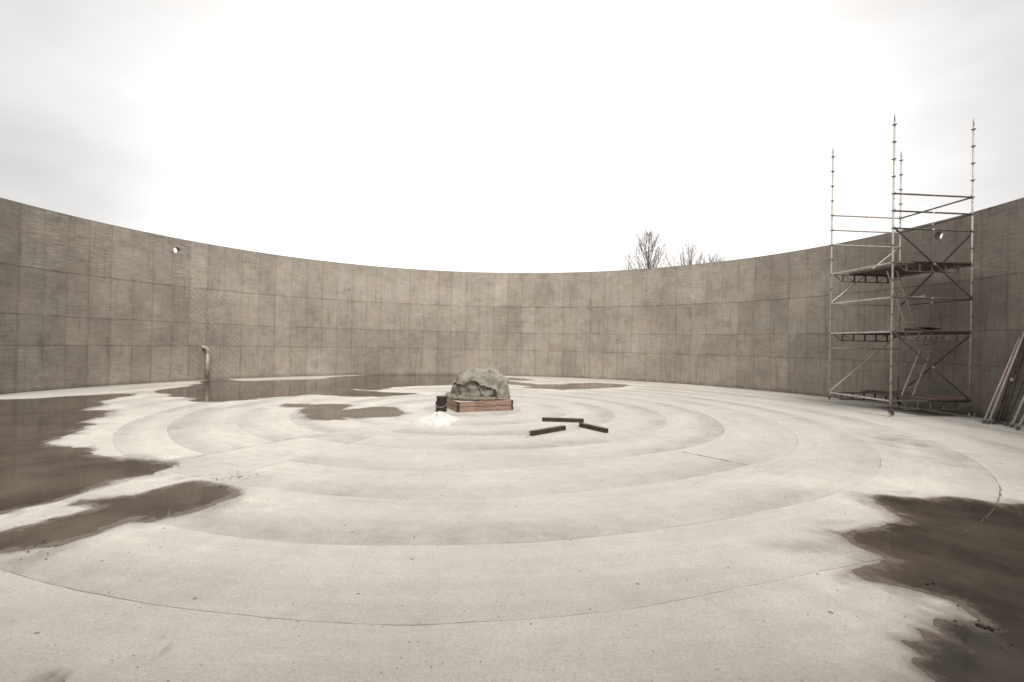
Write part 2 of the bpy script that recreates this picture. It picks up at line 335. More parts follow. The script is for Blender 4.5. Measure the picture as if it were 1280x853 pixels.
# ------------------------------------------------------------------ puddle outlines (metres, floor plan)
PUD = dict(
 west=[(-15.57, 13.23), (-14.74, 13.91), (-14.29, 14.1), (-13.83, 14.66), (-13.33, 15.27), (-13.03, 15.67), (-12.34, 15.73), (-12.12, 14.84), (-11.8, 13.74), (-11.46, 13.53), (-10.82, 12.11), (-10.66, 12.22), (-10.13, 12.13), (-9.67, 11.42), (-9.27, 10.54), (-8.9, 10.35), (-8.82, 9.96), (-8.51, 9.41), (-8.11, 8.48), (-7.38, 8.17), (-6.96, 8.03), (-6.6, 7.7), (-5.97, 7.34), (-5.79, 7.45), (-5.45, 7.38), (-5.13, 7.29), (-4.95, 7.08), (-4.91, 6.83), (-4.82, 6.56), (-4.99, 6.51), (-5.14, 6.36), (-5.03, 6.19), (-5.11, 6.01), (-5.08, 5.85), (-5.1, 5.64), (-5.06, 5.56), (-5.18, 5.39), (-5.34, 5.25), (-5.38, 5.11), (-5.83, 4.71), (-7.2, 5.0), (-9.5, 6.6), (-12.5, 9.6)],
 tongue=[(-4.83, 4.59), (-4.82, 4.7), (-4.68, 4.85), (-4.71, 4.93), (-4.59, 5.05), (-4.58, 5.22), (-4.49, 5.31), (-4.67, 5.39), (-4.88, 5.39), (-4.92, 5.52), (-4.72, 5.55), (-4.56, 5.69), (-4.43, 5.71), (-4.34, 5.92), (-4.2, 6.24), (-4.05, 6.38), (-3.84, 6.27), (-3.51, 6.07), (-3.35, 5.92), (-3.29, 5.72), (-3.35, 5.48), (-3.39, 5.28), (-3.48, 5.11), (-3.62, 4.97), (-3.67, 4.9), (-3.84, 4.93), (-3.89, 4.81), (-3.93, 4.63), (-4.01, 4.47), (-4.06, 4.32), (-4.22, 4.24), (-4.38, 4.16), (-4.69, 4.02), (-5.3, 4.0), (-5.25, 4.35)],
 north=[(-12.45, 16.89), (-12.51, 17.69), (-12.44, 18.49), (-12.89, 19.94), (-13.54, 21.19), (-13.34, 22.25), (-12.59, 21.71), (-11.82, 21.49), (-10.45, 22.41), (-9.07, 23.7), (-9.09, 24.9), (-7.6, 27.3), (-5.0, 28.25), (-2.2, 28.6), (-1.6, 26.5), (-2.14, 23.33), (-2.3, 21.67), (-2.82, 21.55), (-3.76, 20.85), (-4.82, 20.15), (-5.07, 18.84), (-5.76, 18.7), (-6.38, 19.17), (-5.85, 18.4), (-4.8, 17.87), (-3.63, 17.75), (-3.55, 17.35), (-4.45, 16.56), (-5.6, 16.35), (-6.96, 16.72), (-7.37, 16.18), (-8.02, 15.43), (-8.17, 14.75), (-8.57, 14.32), (-9.18, 14.28), (-9.61, 14.45), (-9.76, 15.06), (-10.39, 15.22), (-10.99, 15.39), (-11.21, 15.85), (-11.95, 16.33)],
 middle=[(-6.63, 13.68), (-6.62, 14.23), (-5.85, 14.07), (-5.29, 14.44), (-4.66, 14.25), (-4.48, 13.1), (-4.16, 13.53), (-3.73, 13.91), (-3.26, 13.66), (-2.97, 13.12), (-2.94, 12.34), (-3.35, 12.09), (-3.73, 11.77), (-4.08, 12.03), (-3.97, 11.62), (-4.31, 11.47), (-4.71, 11.61), (-4.99, 11.87), (-5.65, 12.84), (-5.64, 13.42), (-6.19, 13.59)],
 behind=[(-0.54, 24.35), (0.11, 24.19), (0.74, 23.24), (1.19, 22.78), (1.66, 22.98), (2.44, 22.98), (2.99, 23.68), (4.23, 24.37), (5.55, 23.7), (5.58, 23.15), (4.88, 22.12), (4.12, 21.63), (3.29, 20.98), (2.17, 20.45), (1.21, 20.55), (0.6, 20.88), (1.12, 21.55), (0.11, 22.44), (-0.52, 23.23)],
 sliver=[(-0.49, 26.07), (0.12, 26.87), (0.66, 26.38), (1.15, 25.56), (0.45, 24.81), (-0.22, 25.2)],
 east=[(4.75, 6.3), (4.97, 6.32), (5.3, 6.19), (5.68, 6.3), (5.93, 6.26), (6.11, 6.05), (6.44, 6.04), (6.72, 6.01), (6.9, 5.62), (6.6, 4.6), (5.9, 3.6), (4.9, 2.6), (3.9, 1.9), (3.2, 1.5), (2.6, 1.4), (2.25, 1.9), (2.38, 2.2), (2.51, 2.38), (2.41, 2.56), (2.47, 2.76), (2.47, 2.81), (2.49, 2.91), (2.59, 2.97), (2.58, 3.03), (2.58, 3.11), (2.74, 3.12), (2.78, 3.19), (2.79, 3.29), (2.92, 3.23), (2.96, 3.35), (3.05, 3.42), (3.2, 3.40), (3.33, 3.42), (3.36, 3.6), (3.31, 3.71), (3.22, 3.81), (3.11, 3.88), (2.98, 3.94), (2.93, 4.03), (2.95, 4.13), (3.05, 4.2), (3.26, 4.31), (3.45, 4.41), (3.43, 4.51), (3.39, 4.64), (3.38, 4.8), (3.41, 4.96), (3.58, 5.06), (3.86, 5.16), (4.16, 5.28), (4.4, 5.4), (4.48, 5.55), (4.52, 5.74), (4.58, 5.99)])
def refine(pts, step, amp, seed=0):
    """Catmull-Rom through the outline, then small irregularities along it."""
    n = len(pts); P = np.array(pts, float); o = []
    for i in range(n):
        p0, p1, p2, p3 = P[i - 1], P[i], P[(i + 1) % n], P[(i + 2) % n]
        L_ = np.hypot(*(p2 - p1)); k = max(2, int(L_ / step))
        for j in range(k):
            t = j / k
            a = .5 * ((2 * p1) + (p2 - p0) * t * .6 + (2 * p0 * .6 - 3.8 * p1 + 2.6 * p2 + p3 * -.6 + p1 * .6 * 0 + 0) * 0)
            # plain Hermite with reduced tangents keeps the angular character
            m1 = (p2 - p0) * .12; m2 = (p3 - p1) * .12
            h = (2 * t**3 - 3 * t**2 + 1) * p1 + (t**3 - 2 * t**2 + t) * m1 + (-2 * t**3 + 3 * t**2) * p2 + (t**3 - t**2) * m2
            o.append(h)
    o = np.array(o)
    dx = vnoise(o[:, 0], o[:, 1], 1.6, 5, seed) - .5; dy = vnoise(o[:, 0], o[:, 1], 1.6, 5, seed + 5) - .5
    o[:, 0] += dx * amp; o[:, 1] += dy * amp
    o[:, 0] += (vnoise(o[:, 0], o[:, 1], 9, 3, seed + 9) - .5) * amp * .45; o[:, 1] += (vnoise(o[:, 0], o[:, 1], 9, 3, seed + 12) - .5) * amp * .45
    o[:, 0] += (vnoise(o[:, 0], o[:, 1], 22, 3, seed + 19) - .5) * min(amp * .35, .07); o[:, 1] += (vnoise(o[:, 0], o[:, 1], 22, 3, seed + 22) - .5) * min(amp * .35, .07)
    d = np.hypot(o[:, 0] - CX, o[:, 1] - CY); f = np.minimum(1, (RW - .035) / d)
    o[:, 0] = CX + (o[:, 0] - CX) * f; o[:, 1] = CY + (o[:, 1] - CY) * f
    return o
OUT = {}
for i, (k, p) in enumerate(PUD.items()):
    near = k in ('east', 'tongue')
    OUT[k] = refine(p, .02 if near else .06, .13 if near else .42, i)
def sdist(X, Y, poly):
    """signed distance to a polygon (negative inside)"""
    n = len(poly); D = np.full(X.shape, 1e9); ins = np.zeros(X.shape, bool)
    for i in range(n):
        ax, ay = poly[i]; bx, by = poly[(i + 1) % n]; ex, ey = bx - ax, by - ay; q = ex * ex + ey * ey + 1e-12
        t = np.clip(((X - ax) * ex + (Y - ay) * ey) / q, 0, 1); D = np.minimum(D, (X - ax - t * ex) ** 2 + (Y - ay - t * ey) ** 2)
        c = ((ay > Y) != (by > Y)) & (X < (bx - ax) * (Y - ay) / (by - ay + 1e-12) + ax); ins ^= c
    D = np.sqrt(D); return np.where(ins, -D, D)

# ------------------------------------------------------------------ ground outside and floor base
bm = bmesh.new()
ring = [[bm.verts.new((CX + r * cos(2 * pi * k / 72), CY + r * sin(2 * pi * k / 72), -0.08)) for k in range(72)] for r in (13.0, 40, 160, 600, 3000)]
for A, B in zip(ring, ring[1:]):
    for k in range(72): bm.faces.new((A[k], A[(k + 1) % 72], B[(k + 1) % 72], B[k]))
tag(from_bm('ground', bm, M_GROUND), kind='structure')
FLOOR = empty('floor', (CX, CY, 0)); tag(FLOOR, kind='structure')
bm = bmesh.new(); lathe(bm, [(RW + .05, -.06), (RW + .05, -.035)], 120)
from_bm('joint_bed', bm, M_JOINT, FLOOR)

# ------------------------------------------------------------------ floor slabs between the joints
def rbound(k, th):
    """radius of main joint k at angle th (deg)"""
    r0 = [0, 1.4, 2.7, 4.0, 5.3, 6.6, 7.97, 9.27, 10.48, 12.0, 13.5, RW + .03][k]
    if k in (0, 11): return r0
    if k == 8: r0 = float(np.interp(th % 360, [0, 235, 253, 262, 272, 281, 286, 291, 296, 304, 312, 320, 340], [10.6, 10.25, 10.35, 10.48, 10.58, 10.51, 10.41, 10.39, 10.44, 10.51, 10.57, 10.64, 10.65]))
    elif k == 7: r0 = float(np.interp(th % 360, [0, 240, 256, 265, 278, 288, 297, 308, 315, 335], [9.3, 9.2, 9.25, 9.36, 9.29, 9.18, 9.13, 9.21, 9.3, 9.27]))
    elif k == 6: r0 = float(np.interp(th % 360, [0, 250, 262, 272, 286, 300, 309, 321, 345], [8.0, 7.9, 8.0, 7.99, 7.83, 7.75, 7.76, 8.0, 8.05]))
    elif k == 5: r0 = float(np.interp(th % 360, [0, 251, 266, 280, 303, 311, 330], [6.6, 6.72, 6.77, 6.58, 6.36, 6.48, 6.6]))
    return r0 + .02 * noise.noise(Vector((cos(rad(th)) * 4, sin(rad(th)) * 4, k * 7.1))) + .010 * noise.noise(Vector((cos(rad(th)) * 45, sin(rad(th)) * 45, k * 1.3)))
def rb_west(k, th):
    r0 = [0, 1.0, 2.3, 3.5, 4.75, 5.85, 7.1][k] if k < 6.5 else 0
    return r0 + (.03 * noise.noise(Vector((cos(rad(th)) * 4, sin(rad(th)) * 4, k * 3.3))) if k else 0)
def gap(k, th, sec):
    v = noise.noise(Vector((cos(rad(th)) * 9, sin(rad(th)) * 9, k * 5.7)))
    v2 = noise.noise(Vector((cos(rad(th)) * 60, sin(rad(th)) * 60, k * 2.7)))
    if k == 8: return max(.0012, .0028 + .0016 * v + .0022 * v2)
    if k == 7: return max(.0006, .0014 + .004 * v + .001 * v2)
    if k == 6: return max(.0005, .0012 + .006 * v)
    return max(.0004, .0006 + .004 * v)
all_slabs = []
def slab(rin, rout, t0, t1, gk, closed=False, tgap=.003):
    """one poured ring sector; rin / rout are functions of the angle; real top face with turned-down edges"""
    mid_r = (rin((t0 + t1) / 2) + rout((t0 + t1) / 2)) / 2
    nt_ = max(4, int((t1 - t0) / (.2 if rout(270) > 9 and rin(270) < 11 else .5))); nr = 13
    if rout(270) > 10: nr = 15
    vs_, uvs = [], []
    for i in range(nt_ + (0 if closed else 1)):
        th = t0 + (t1 - t0) * i / nt_
        a = rin(th); b_ = rout(th)
        ga, gb = gap(gk[0], th, 0), gap(gk[1], th, 0)
        rs = [a + ga] + [a + ga + (b_ - gb - a - ga) * j / nr for j in range(0, nr + 1)] + [b_ - gb]
        for j, r in enumerate(rs):
            z = -.03 if j in (0, len(rs) - 1) else 0.0
            tt = th
            if not closed:
                if i == 0: tt = th + degrees(tgap / max(r, .3))
                if i == nt_: tt = th - degrees(tgap / max(r, .3))
            vs_.append((r * cos(rad(tt)), r * sin(rad(tt)), z)); uvs.append((rad(th) * 6.0, r))
    m_ = nr + 3; fs = []
    cnt = nt_ if closed else nt_
    tot = nt_ if closed else nt_ + 1
    for i in range(cnt):
        i2 = (i + 1) % tot
        for j in range(m_ - 1): fs.append((i * m_ + j, i * m_ + j + 1, i2 * m_ + j + 1, i2 * m_ + j))
    if not closed:      # down-turned radial ends
        for i in (0, nt_):
            base = len(vs_)
            for j in range(m_):
                x, y, z = vs_[i * m_ + j]; vs_.append((x, y, -.03)); uvs.append(uvs[i * m_ + j])
            for j in range(m_ - 1):
                f = (i * m_ + j, base + j, base + j + 1, i * m_ + j + 1); fs.append(f if i == 0 else f[::-1])
    o = pydata('floor_slab', vs_, fs, M_FLOOR, FLOOR)
    me = o.data; lay = me.uv_layers.new(name='polar'); li = np.zeros(len(me.loops), int); me.loops.foreach_get('vertex_index', li)
    UV = np.array(uvs)[li]
    if closed:      # keep the seam from wrapping across the whole map
        per = rad(t1 - t0) * 6.0
        U = UV[:, 0].reshape(-1, 4); w_ = (U.max(1) - U.min(1)) > per / 2
        U[w_] = np.where(U[w_] < per / 2, U[w_] + per, U[w_]); UV[:, 0] = U.reshape(-1)
    lay.data.foreach_set('uv', UV.astype(np.float32).reshape(-1))
    # marks
    V = np.array(vs_); X, Y = V[:, 0] + CX, V[:, 1] + CY; R_ = np.hypot(V[:, 0], V[:, 1]); T = np.degrees(np.arctan2(V[:, 1], V[:, 0])) % 360
    a_ = np.array([rin(t) for t in T]); b_ = np.array([rout(t) for t in T]); fr = np.clip((R_ - a_) / np.maximum(b_ - a_, .1), 0, 1)
    n1 = vnoise(cos_(T) * 3 + gk[0] * 9, sin_(T) * 3, 1.0, 5, 1); n2 = vnoise(X, Y, .8, 4, 2); n3 = vnoise(X, Y, 2.6, 4, 3)
    dark = sstep(.38, .90, fr) * (.35 + .65 * sstep(.34, .60, n1)) * (.85 + .25 * sstep(.35, .62, n3)) * .60 + sstep(.55, .75, n2) * .14
    inner = sstep(.30, .0, fr) * sstep(.5, .75, n1) * .15
    dark = dark + inner
    east_band = np.exp(-((R_ - 10.0) / .55) ** 2) * sstep(325, 335, T) * sstep(352, 342, T) * .75 * sstep(.3, .6, n3)
    dark = dark + east_band
    edge = sstep(RW - 1.6, RW - .05, R_) * .35 * sstep(.2, .6, n2); dark = dark + edge
    dark = dark + .35 * np.exp(-(((X - 9.5) / 2.6) ** 2 + ((Y - 7.3) / 1.6) ** 2)) * sstep(.35, .6, n3)
    chalk = np.zeros(len(V)); damp = np.zeros(len(V))
    for k, p in OUT.items():
        q = p[::3] if len(p) > 150 else p
        sel = (X > q[:, 0].min() - 2) & (X < q[:, 0].max() + 2) & (Y > q[:, 1].min() - 2) & (Y < q[:, 1].max() + 2)
        if not sel.any(): continue
        d = np.full(len(V), 9.0); d[sel] = sdist(X[sel], Y[sel], q)
        chalk = np.maximum(chalk, sstep(1.5, .35, d) * sstep(.05, .25, d) * (.35 + .65 * sstep(.35, .6, n2)))
        damp = np.maximum(damp, np.maximum(sstep(.10, -.02, d), sstep(.55, .0, d) * sstep(.50, .68, n3) * .55))
    chalk = chalk + .8 * np.exp(-(((X + 5.2) / 2.4) ** 2 + ((Y - 8.6) / 2.2) ** 2)) + .8 * np.exp(-(((X - 4.6) / 1.0) ** 2 + ((Y - 6.9) / .35) ** 2))
    chalk = chalk + .45 * np.exp(-(((X + 4) / 5) ** 2 + ((Y - 14) / 6) ** 2))
    # east: washed-out tongue of damp round the bay in the puddle
    damp = np.maximum(damp, .30 * np.exp(-(((X - 2.9) / .55) ** 2 + ((Y - 4.6) / .22) ** 2)) * sstep(.3, .6, n3) * 1.5)
    damp = np.maximum(damp, sstep(RW - .28, RW - .05, R_ + (n3 - .5) * .3) * .55)
    blot = np.exp(-(((X + 2.45) / .16) ** 2 + ((Y - 2.62) / .10) ** 2)) * sstep(.35, .6, vnoise(X, Y, 9, 3, 8)) * .9
    blot = np.maximum(blot, np.exp(-(((X + 2.05) / .22) ** 2 + ((Y - 2.95) / .16) ** 2)) * sstep(.5, .7, vnoise(X, Y, 12, 3, 9)) * .5)
    damp = np.maximum(damp, blot)
    ca = me.color_attributes.new('marks', 'FLOAT_COLOR', 'POINT')
    ca.data.foreach_set('color', np.stack([np.clip(dark, 0, 1), np.clip(chalk, 0, 1), np.clip(damp, 0, 1), np.ones(len(V))], 1).astype(np.float32).reshape(-1))
    all_slabs.append(o); return o
def cos_(T): return np.cos(np.radians(T))
def sin_(T): return np.sin(np.radians(T))
B_ = lambda k: (lambda th: rbound(k, th))
W_ = lambda k: (lambda th: rb_west(k, th))
LW0, LW1, LW2 = 186.0, 237.0, 249.5
for k in range(1, 7):
    if k < 3:
        slab(B_(k - 1), B_(k), 0, 360, (k - 1, k), True)
        continue
    # main pour, then the radial strip, then the western sector with its own ring spacing
    slab(B_(k - 1), B_(k), LW2, 360 + LW0, (k - 1, k))
for a, b_ in ((2, 4), (4, 6)):
    slab(B_(a), B_(b_), LW1, LW2, (a, b_), tgap=.004 if a == 4 else .0015)
WR = [B_(2), lambda th: rb_west(3, th), lambda th: rb_west(4, th), lambda th: rb_west(5, th), lambda th: rb_west(6, th), B_(6)]
for i in range(5): slab(WR[i], WR[i + 1], LW0, LW1, (i + 1, i + 1) if i else (2, 2), tgap=.004)
for k in range(7, 12): slab(B_(k - 1), B_(k), 0, 360, (k - 1, k), True)

# ------------------------------------------------------------------ puddles
def puddle(name, poly, z, label=None, step=.15):
    """sheet of water triangulated with inner points so that its depth can be stored per vertex"""
    cx, cy = float(np.mean(poly[:, 0])), float(np.mean(poly[:, 1]))
    gx, gy = np.meshgrid(np.arange(poly[:, 0].min(), poly[:, 0].max(), step), np.arange(poly[:, 1].min(), poly[:, 1].max(), step))
    gx = gx.ravel() + (_rng.rand(gx.size) - .5) * step * .5; gy = gy.ravel() + (_rng.rand(gy.size) - .5) * step * .5
    d = sdist(gx, gy, poly[::2]); m_ = d < -step * .35; ix, iy, dd = gx[m_], gy[m_], -d[m_]
    n_ = len(poly); co = [Vector((x - cx, y - cy)) for x, y in poly] + [Vector((x - cx, y - cy)) for x, y in zip(ix, iy)]
    vo_, eo, fo, ov, oe, of = geometry.delaunay_2d_cdt(co, [(i, (i + 1) % n_) for i in range(n_)], [list(range(n_))], 1, 1e-5)
    dep = [0.0 if (not o_ or min(o_) < n_) else float(dd[min(o_) - n_]) for o_ in ov]
    fo = [f for f in fo if len(f) >= 3]
    o = pydata(name, [(v.x, v.y, 0) for v in vo_], fo, M_WATER)
    me = o.data
    if sum(p.normal.z for p in me.polygons) < 0: me.flip_normals()
    at = me.attributes.new('depth', 'FLOAT', 'POINT'); at.data.foreach_set('value', np.array(dep, np.float32))
    o.location = (cx, cy, z); tag(o, label, kind='structure'); return o
PL = dict(west='brown shallow puddle along the left wall reflecting it', tongue='narrow tongue of water nearest the camera at left',
          north='long puddle at the foot of the wall below the pipe', middle='small two-lobed puddle left of the black bucket',
          behind='thin puddle behind and right of the covered mound', sliver='sliver of water close to the far wall', east='dark puddle in the near right corner')
def shrunk(p, base, amp, seed):
    q = np.roll(p, -1, 0) - np.roll(p, 1, 0); n_ = np.stack([-q[:, 1], q[:, 0]], 1) / np.maximum(np.hypot(q[:, 0], q[:, 1]), 1e-6)[:, None]
    a2 = np.sum(p[:, 0] * np.roll(p[:, 1], -1) - np.roll(p[:, 0], -1) * p[:, 1]); n_ = n_ if a2 > 0 else -n_
    off_ = base + amp * np.maximum(0, vnoise(p[:, 0], p[:, 1], 1.4, 5, seed) - .42) * 4 + .05 * (vnoise(p[:, 0], p[:, 1], 11, 4, seed + 3) - .35)
    o = p + n_ * off_[:, None]
    ks = 5; ker = np.ones(ks) / ks; pad = np.concatenate([o[-ks:], o, o[:ks]])
    sm_ = np.stack([np.convolve(pad[:, i], ker, 'same')[ks:-ks] for i in (0, 1)], 1); return sm_
M_DAMP = mat('damp_concrete', (0.20, 0.168, 0.138), .45, 0, .22, 5, .25, spec=.4)
for k, p in OUT.items():
    o = puddle('puddle', p, .0025, PL[k], .05 if k in ('east', 'tongue') else .12)
    if k == 'east': o.data.materials.clear(); o.data.materials.append(M_WET)
    if k in ('middle', 'behind', 'sliver'): o.data.materials.clear(); o.data.materials.append(M_FILM)
def crack(pts, wd, z, seed=0):
    P_ = [Vector((x, y, z)) for x, y in pts]; vs_, fs = [], []
    for i, p in enumerate(P_):
        d = (P_[min(i + 1, len(P_) - 1)] - P_[max(i - 1, 0)]).normalized(); nn = Vector((-d.y, d.x, 0)); ww = max(.0006, wd * (.6 + 1.3 * noise.noise(Vector((p.x * 6, p.y * 6, seed)))))
        jx = .0025 * noise.noise(Vector((p.x * 9, p.y * 9, seed + 4)))
        vs_ += [tuple(p + nn * (ww / 2 + jx)), tuple(p - nn * (ww / 2 - jx))]
        if i: fs.append((2 * i - 2, 2 * i - 1, 2 * i + 1, 2 * i))
    o = pydata('crack', vs_, fs, M_JOINT); o.data.transform(Matrix.Translation((-CX, -CY, 0))); o.parent = FLOOR; return o
def polar(r, t): return (CX + r * cos(rad(t)), CY + r * sin(rad(t)))
crack([polar(6.62 + 1.15 * i / 40, 309.4 + .2 * i / 40) for i in range(41)], .022, .004, 1)
crack([polar(4.3 + 3.5 * i / 60, 235.4 + 3.1 * ((4.3 + 3.5 * i / 60) - 4.57) / 3.13) for i in range(61)], .012, .004, 2)
ck_ = crack([polar(rbound(8, t_) , t_) for t_ in [303.2 + 16.3 * i / 160 for i in range(161)]], .007, .0048, 3)
ck_.data.materials.clear(); ck_.data.materials.append(M_RUBBER)
# light lip along the joint under the east puddle
lp = crack([polar(rbound(8, t_) + .012, t_) for t_ in [303.4 + 16 * i / 160 for i in range(161)]], .007, .0050, 6); lp.data.materials.clear(); lp.data.materials.append(M_DAMP)

# ------------------------------------------------------------------ the wall
WALL = empty('tank_wall', (CX, CY, 0)); tag(WALL, 'tall curved board-marked concrete wall ringing the round floor', 'wall')
HOLES = [(152.99, 5.62, .135), (6.78, 5.65, .14)]
def hole_fill(bmx, th0, th1, z0, z1, thc, zc, hr, r, rev=False):
    """face of a curved panel with a round hole; returns rim verts"""
    n = 32; rim, fr_ = [], []
    wth = (th1 - th0)
    for i in range(n):
        a = 2 * pi * i / n; c, s = cos(a), sin(a)
        rim.append((thc + degrees(hr * c / RW), zc + hr * s))
        # point on rectangle boundary in that direction
        tx = ((th1 - thc) if c > 0 else (thc - th0)) / max(abs(c) , 1e-9); ty = ((z1 - zc) if s > 0 else (zc - z0)) / max(abs(s), 1e-9)
        t_ = min(tx, ty * 3.8365) if True else 0
        px_, pz_ = thc + c * tx, zc + s * ty
        if tx <= ty * degrees(1 / RW): fr_.append((thc + c * tx, zc + s * tx / degrees(1 / RW)))
        else: fr_.append((thc + c * ty * degrees(1 / RW), zc + s * ty))
    return rim, fr_
def cyl(th, z, r): return (r * cos(rad(th)), r * sin(rad(th)), z)
def panel_object(th0, th1, z0, z1, proud, tone, streaks, diamonds, hole=None, collect=None):
    g = .0018; r = RW - proud; d0 = degrees(.0015 / RW)
    a0, a1, b0, b1 = th0 + d0, th1 - d0, z0 + (g if z0 > 0 else -.02), z1 - (g if z1 < WALL_H else .0)
    vs_, fs = [], []
    def uvof(th, z): return (rad(th) * RW, z), ((th - a0) / (a1 - a0), (z - b0) / (b1 - b0))
    info = []
    def add(th, z, rr): vs_.append(cyl(th, z, rr)); info.append(uvof(th, z)); return len(vs_) - 1
    back = RW + .03
    if hole is None:
        ns = 3
        F = [[add(a0 + (a1 - a0) * i / ns, z, r) for i in range(ns + 1)] for z in (b0, b1)]
        K = [[add(a0 + (a1 - a0) * i / ns, z, back) for i in range(ns + 1)] for z in (b0, b1)]
        for i in range(ns):
            fs.append((F[0][i], F[1][i], F[1][i + 1], F[0][i + 1]))
            fs.append((F[0][i], F[0][i + 1], K[0][i + 1], K[0][i])); fs.append((F[1][i + 1], F[1][i], K[1][i], K[1][i + 1]))
        fs.append((F[0][0], K[0][0], K[1][0], F[1][0])); fs.append((F[0][ns], F[1][ns], K[1][ns], K[0][ns]))
    else:
        thc, zc, hr = hole; rim, frp = hole_fill(None, a0, a1, b0, b1, thc, zc, hr, r)
        n = len(rim); k1 = degrees(1 / RW)
        corners = [(a1, b1), (a0, b1), (a0, b0), (a1, b0)]
        def ang(p): return atan2(p[1] - zc, (p[0] - thc) / k1) % (2 * pi)
        I = [add(*p, r) for p in rim]; O_ = [add(*p, r) for p in frp]; B2 = [add(*p, RW + WALL_T + .01) for p in rim]
        cidx = [(ang(c), add(*c, r)) for c in corners]
        for i in range(n):
            j = (i + 1) % n; A0 = 2 * pi * i / n; A1 = 2 * pi * (i + 1) / n
            mid_ = [c for a_, c in cidx if A0 < a_ < A1 - 1e-6]
            fs.append(tuple([I[i], I[j], O_[j]] + mid_ + [O_[i]]))
            fs.append((I[j], I[i], B2[i], B2[j]))
    if collect is not None:
        b_n = len(collect[0]); collect[0].extend(vs_); collect[1].extend(tuple(i + b_n for i in f) for f in fs); collect[2].extend(info); return
    return finish_panel(vs_, fs, info, tone, streaks, diamonds)
def finish_panel(vs_, fs, info, tone, streaks, diamonds):
    o = pydata('wall_panel', vs_, fs, M_WALL, WALL)
    me = o.data
    for nm, q in (('metres', 0), ('panel', 1)):
        lay = me.uv_layers.new(name=nm)
        for lp in me.loops: lay.data[lp.index].uv = info[lp.vertex_index][q]
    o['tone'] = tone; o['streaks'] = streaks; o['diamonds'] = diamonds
    return o
def seam_angle(k):
    base = 3.0 * k
    return base + float(np.interp(base, [-10, 22, 35, 49, 62, 77, 88, 100, 118, 130, 145, 156, 165, 173, 200], [1.7, 1.6, 1.6, 1.7, 1.9, 2.3, 2.9, 3.8, 4.3, 4.3, 4.2, 3.4, 3.1, 2.4, 2.0])) - 3.0
rp_ = random.Random(11)
K0, K1 = -5, 63
colt = {}
for k in range(K0, K1):
    t0, t1 = seam_angle(k), seam_angle(k + 1); tm = (t0 + t1) / 2
    colt[k] = rp_.uniform(-.035, .035)
    for r_i in range(4):
        z0, z1 = ROWS[r_i], ROWS[r_i + 1]
        tone = 1.0 + colt[k] + rp_.uniform(-.05, .05)
        if rp_.random() < .10: tone += .07
        if rp_.random() < .10: tone -= .08
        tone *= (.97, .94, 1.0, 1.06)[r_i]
        streaks = rp_.choice([.05, .15, .4, .8])
        if r_i == 0: streaks *= .4
        if tm > 152: streaks = rp_.uniform(.6, 1.3)
        if r_i == 3: streaks += .4
        dia = 1.0 if (r_i < 3 and 141 < tm < 151) else 0.0
        if r_i == 2 and tm < 146: dia *= .5
        if dia: tone += .05
        if r_i == 3 and 147 < tm < 150.5: tone += .10
        tone *= float(np.interp(tm, [-12, 6, 22, 45, 120, 150, 165, 176], [.56, .62, .78, .98, 1.0, .90, .76, .66]))  # side shade and lens falloff put into the end panels' tone, beside darker boards
        hole = None
        for h in HOLES:
            if t0 < h[0] < t1 and z0 < h[1] < z1: hole = h
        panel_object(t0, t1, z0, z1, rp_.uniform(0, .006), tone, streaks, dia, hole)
# the rest of the ring, behind and beside the camera: the same panels joined into one part
acc = ([], [], [])
for k in range(K1, K0 + 120):
    t0 = seam_angle(k); t1 = seam_angle(k + 1) if k < K0 + 119 else seam_angle(K0) + 360
    for r_i in range(4): panel_object(t0, t1, ROWS[r_i], ROWS[r_i + 1], rp_.uniform(0, .006), 1, 0, 0, None, acc)
rest = finish_panel(*acc, .72, .5, 0.0); rest['kind'] = 'stuff'
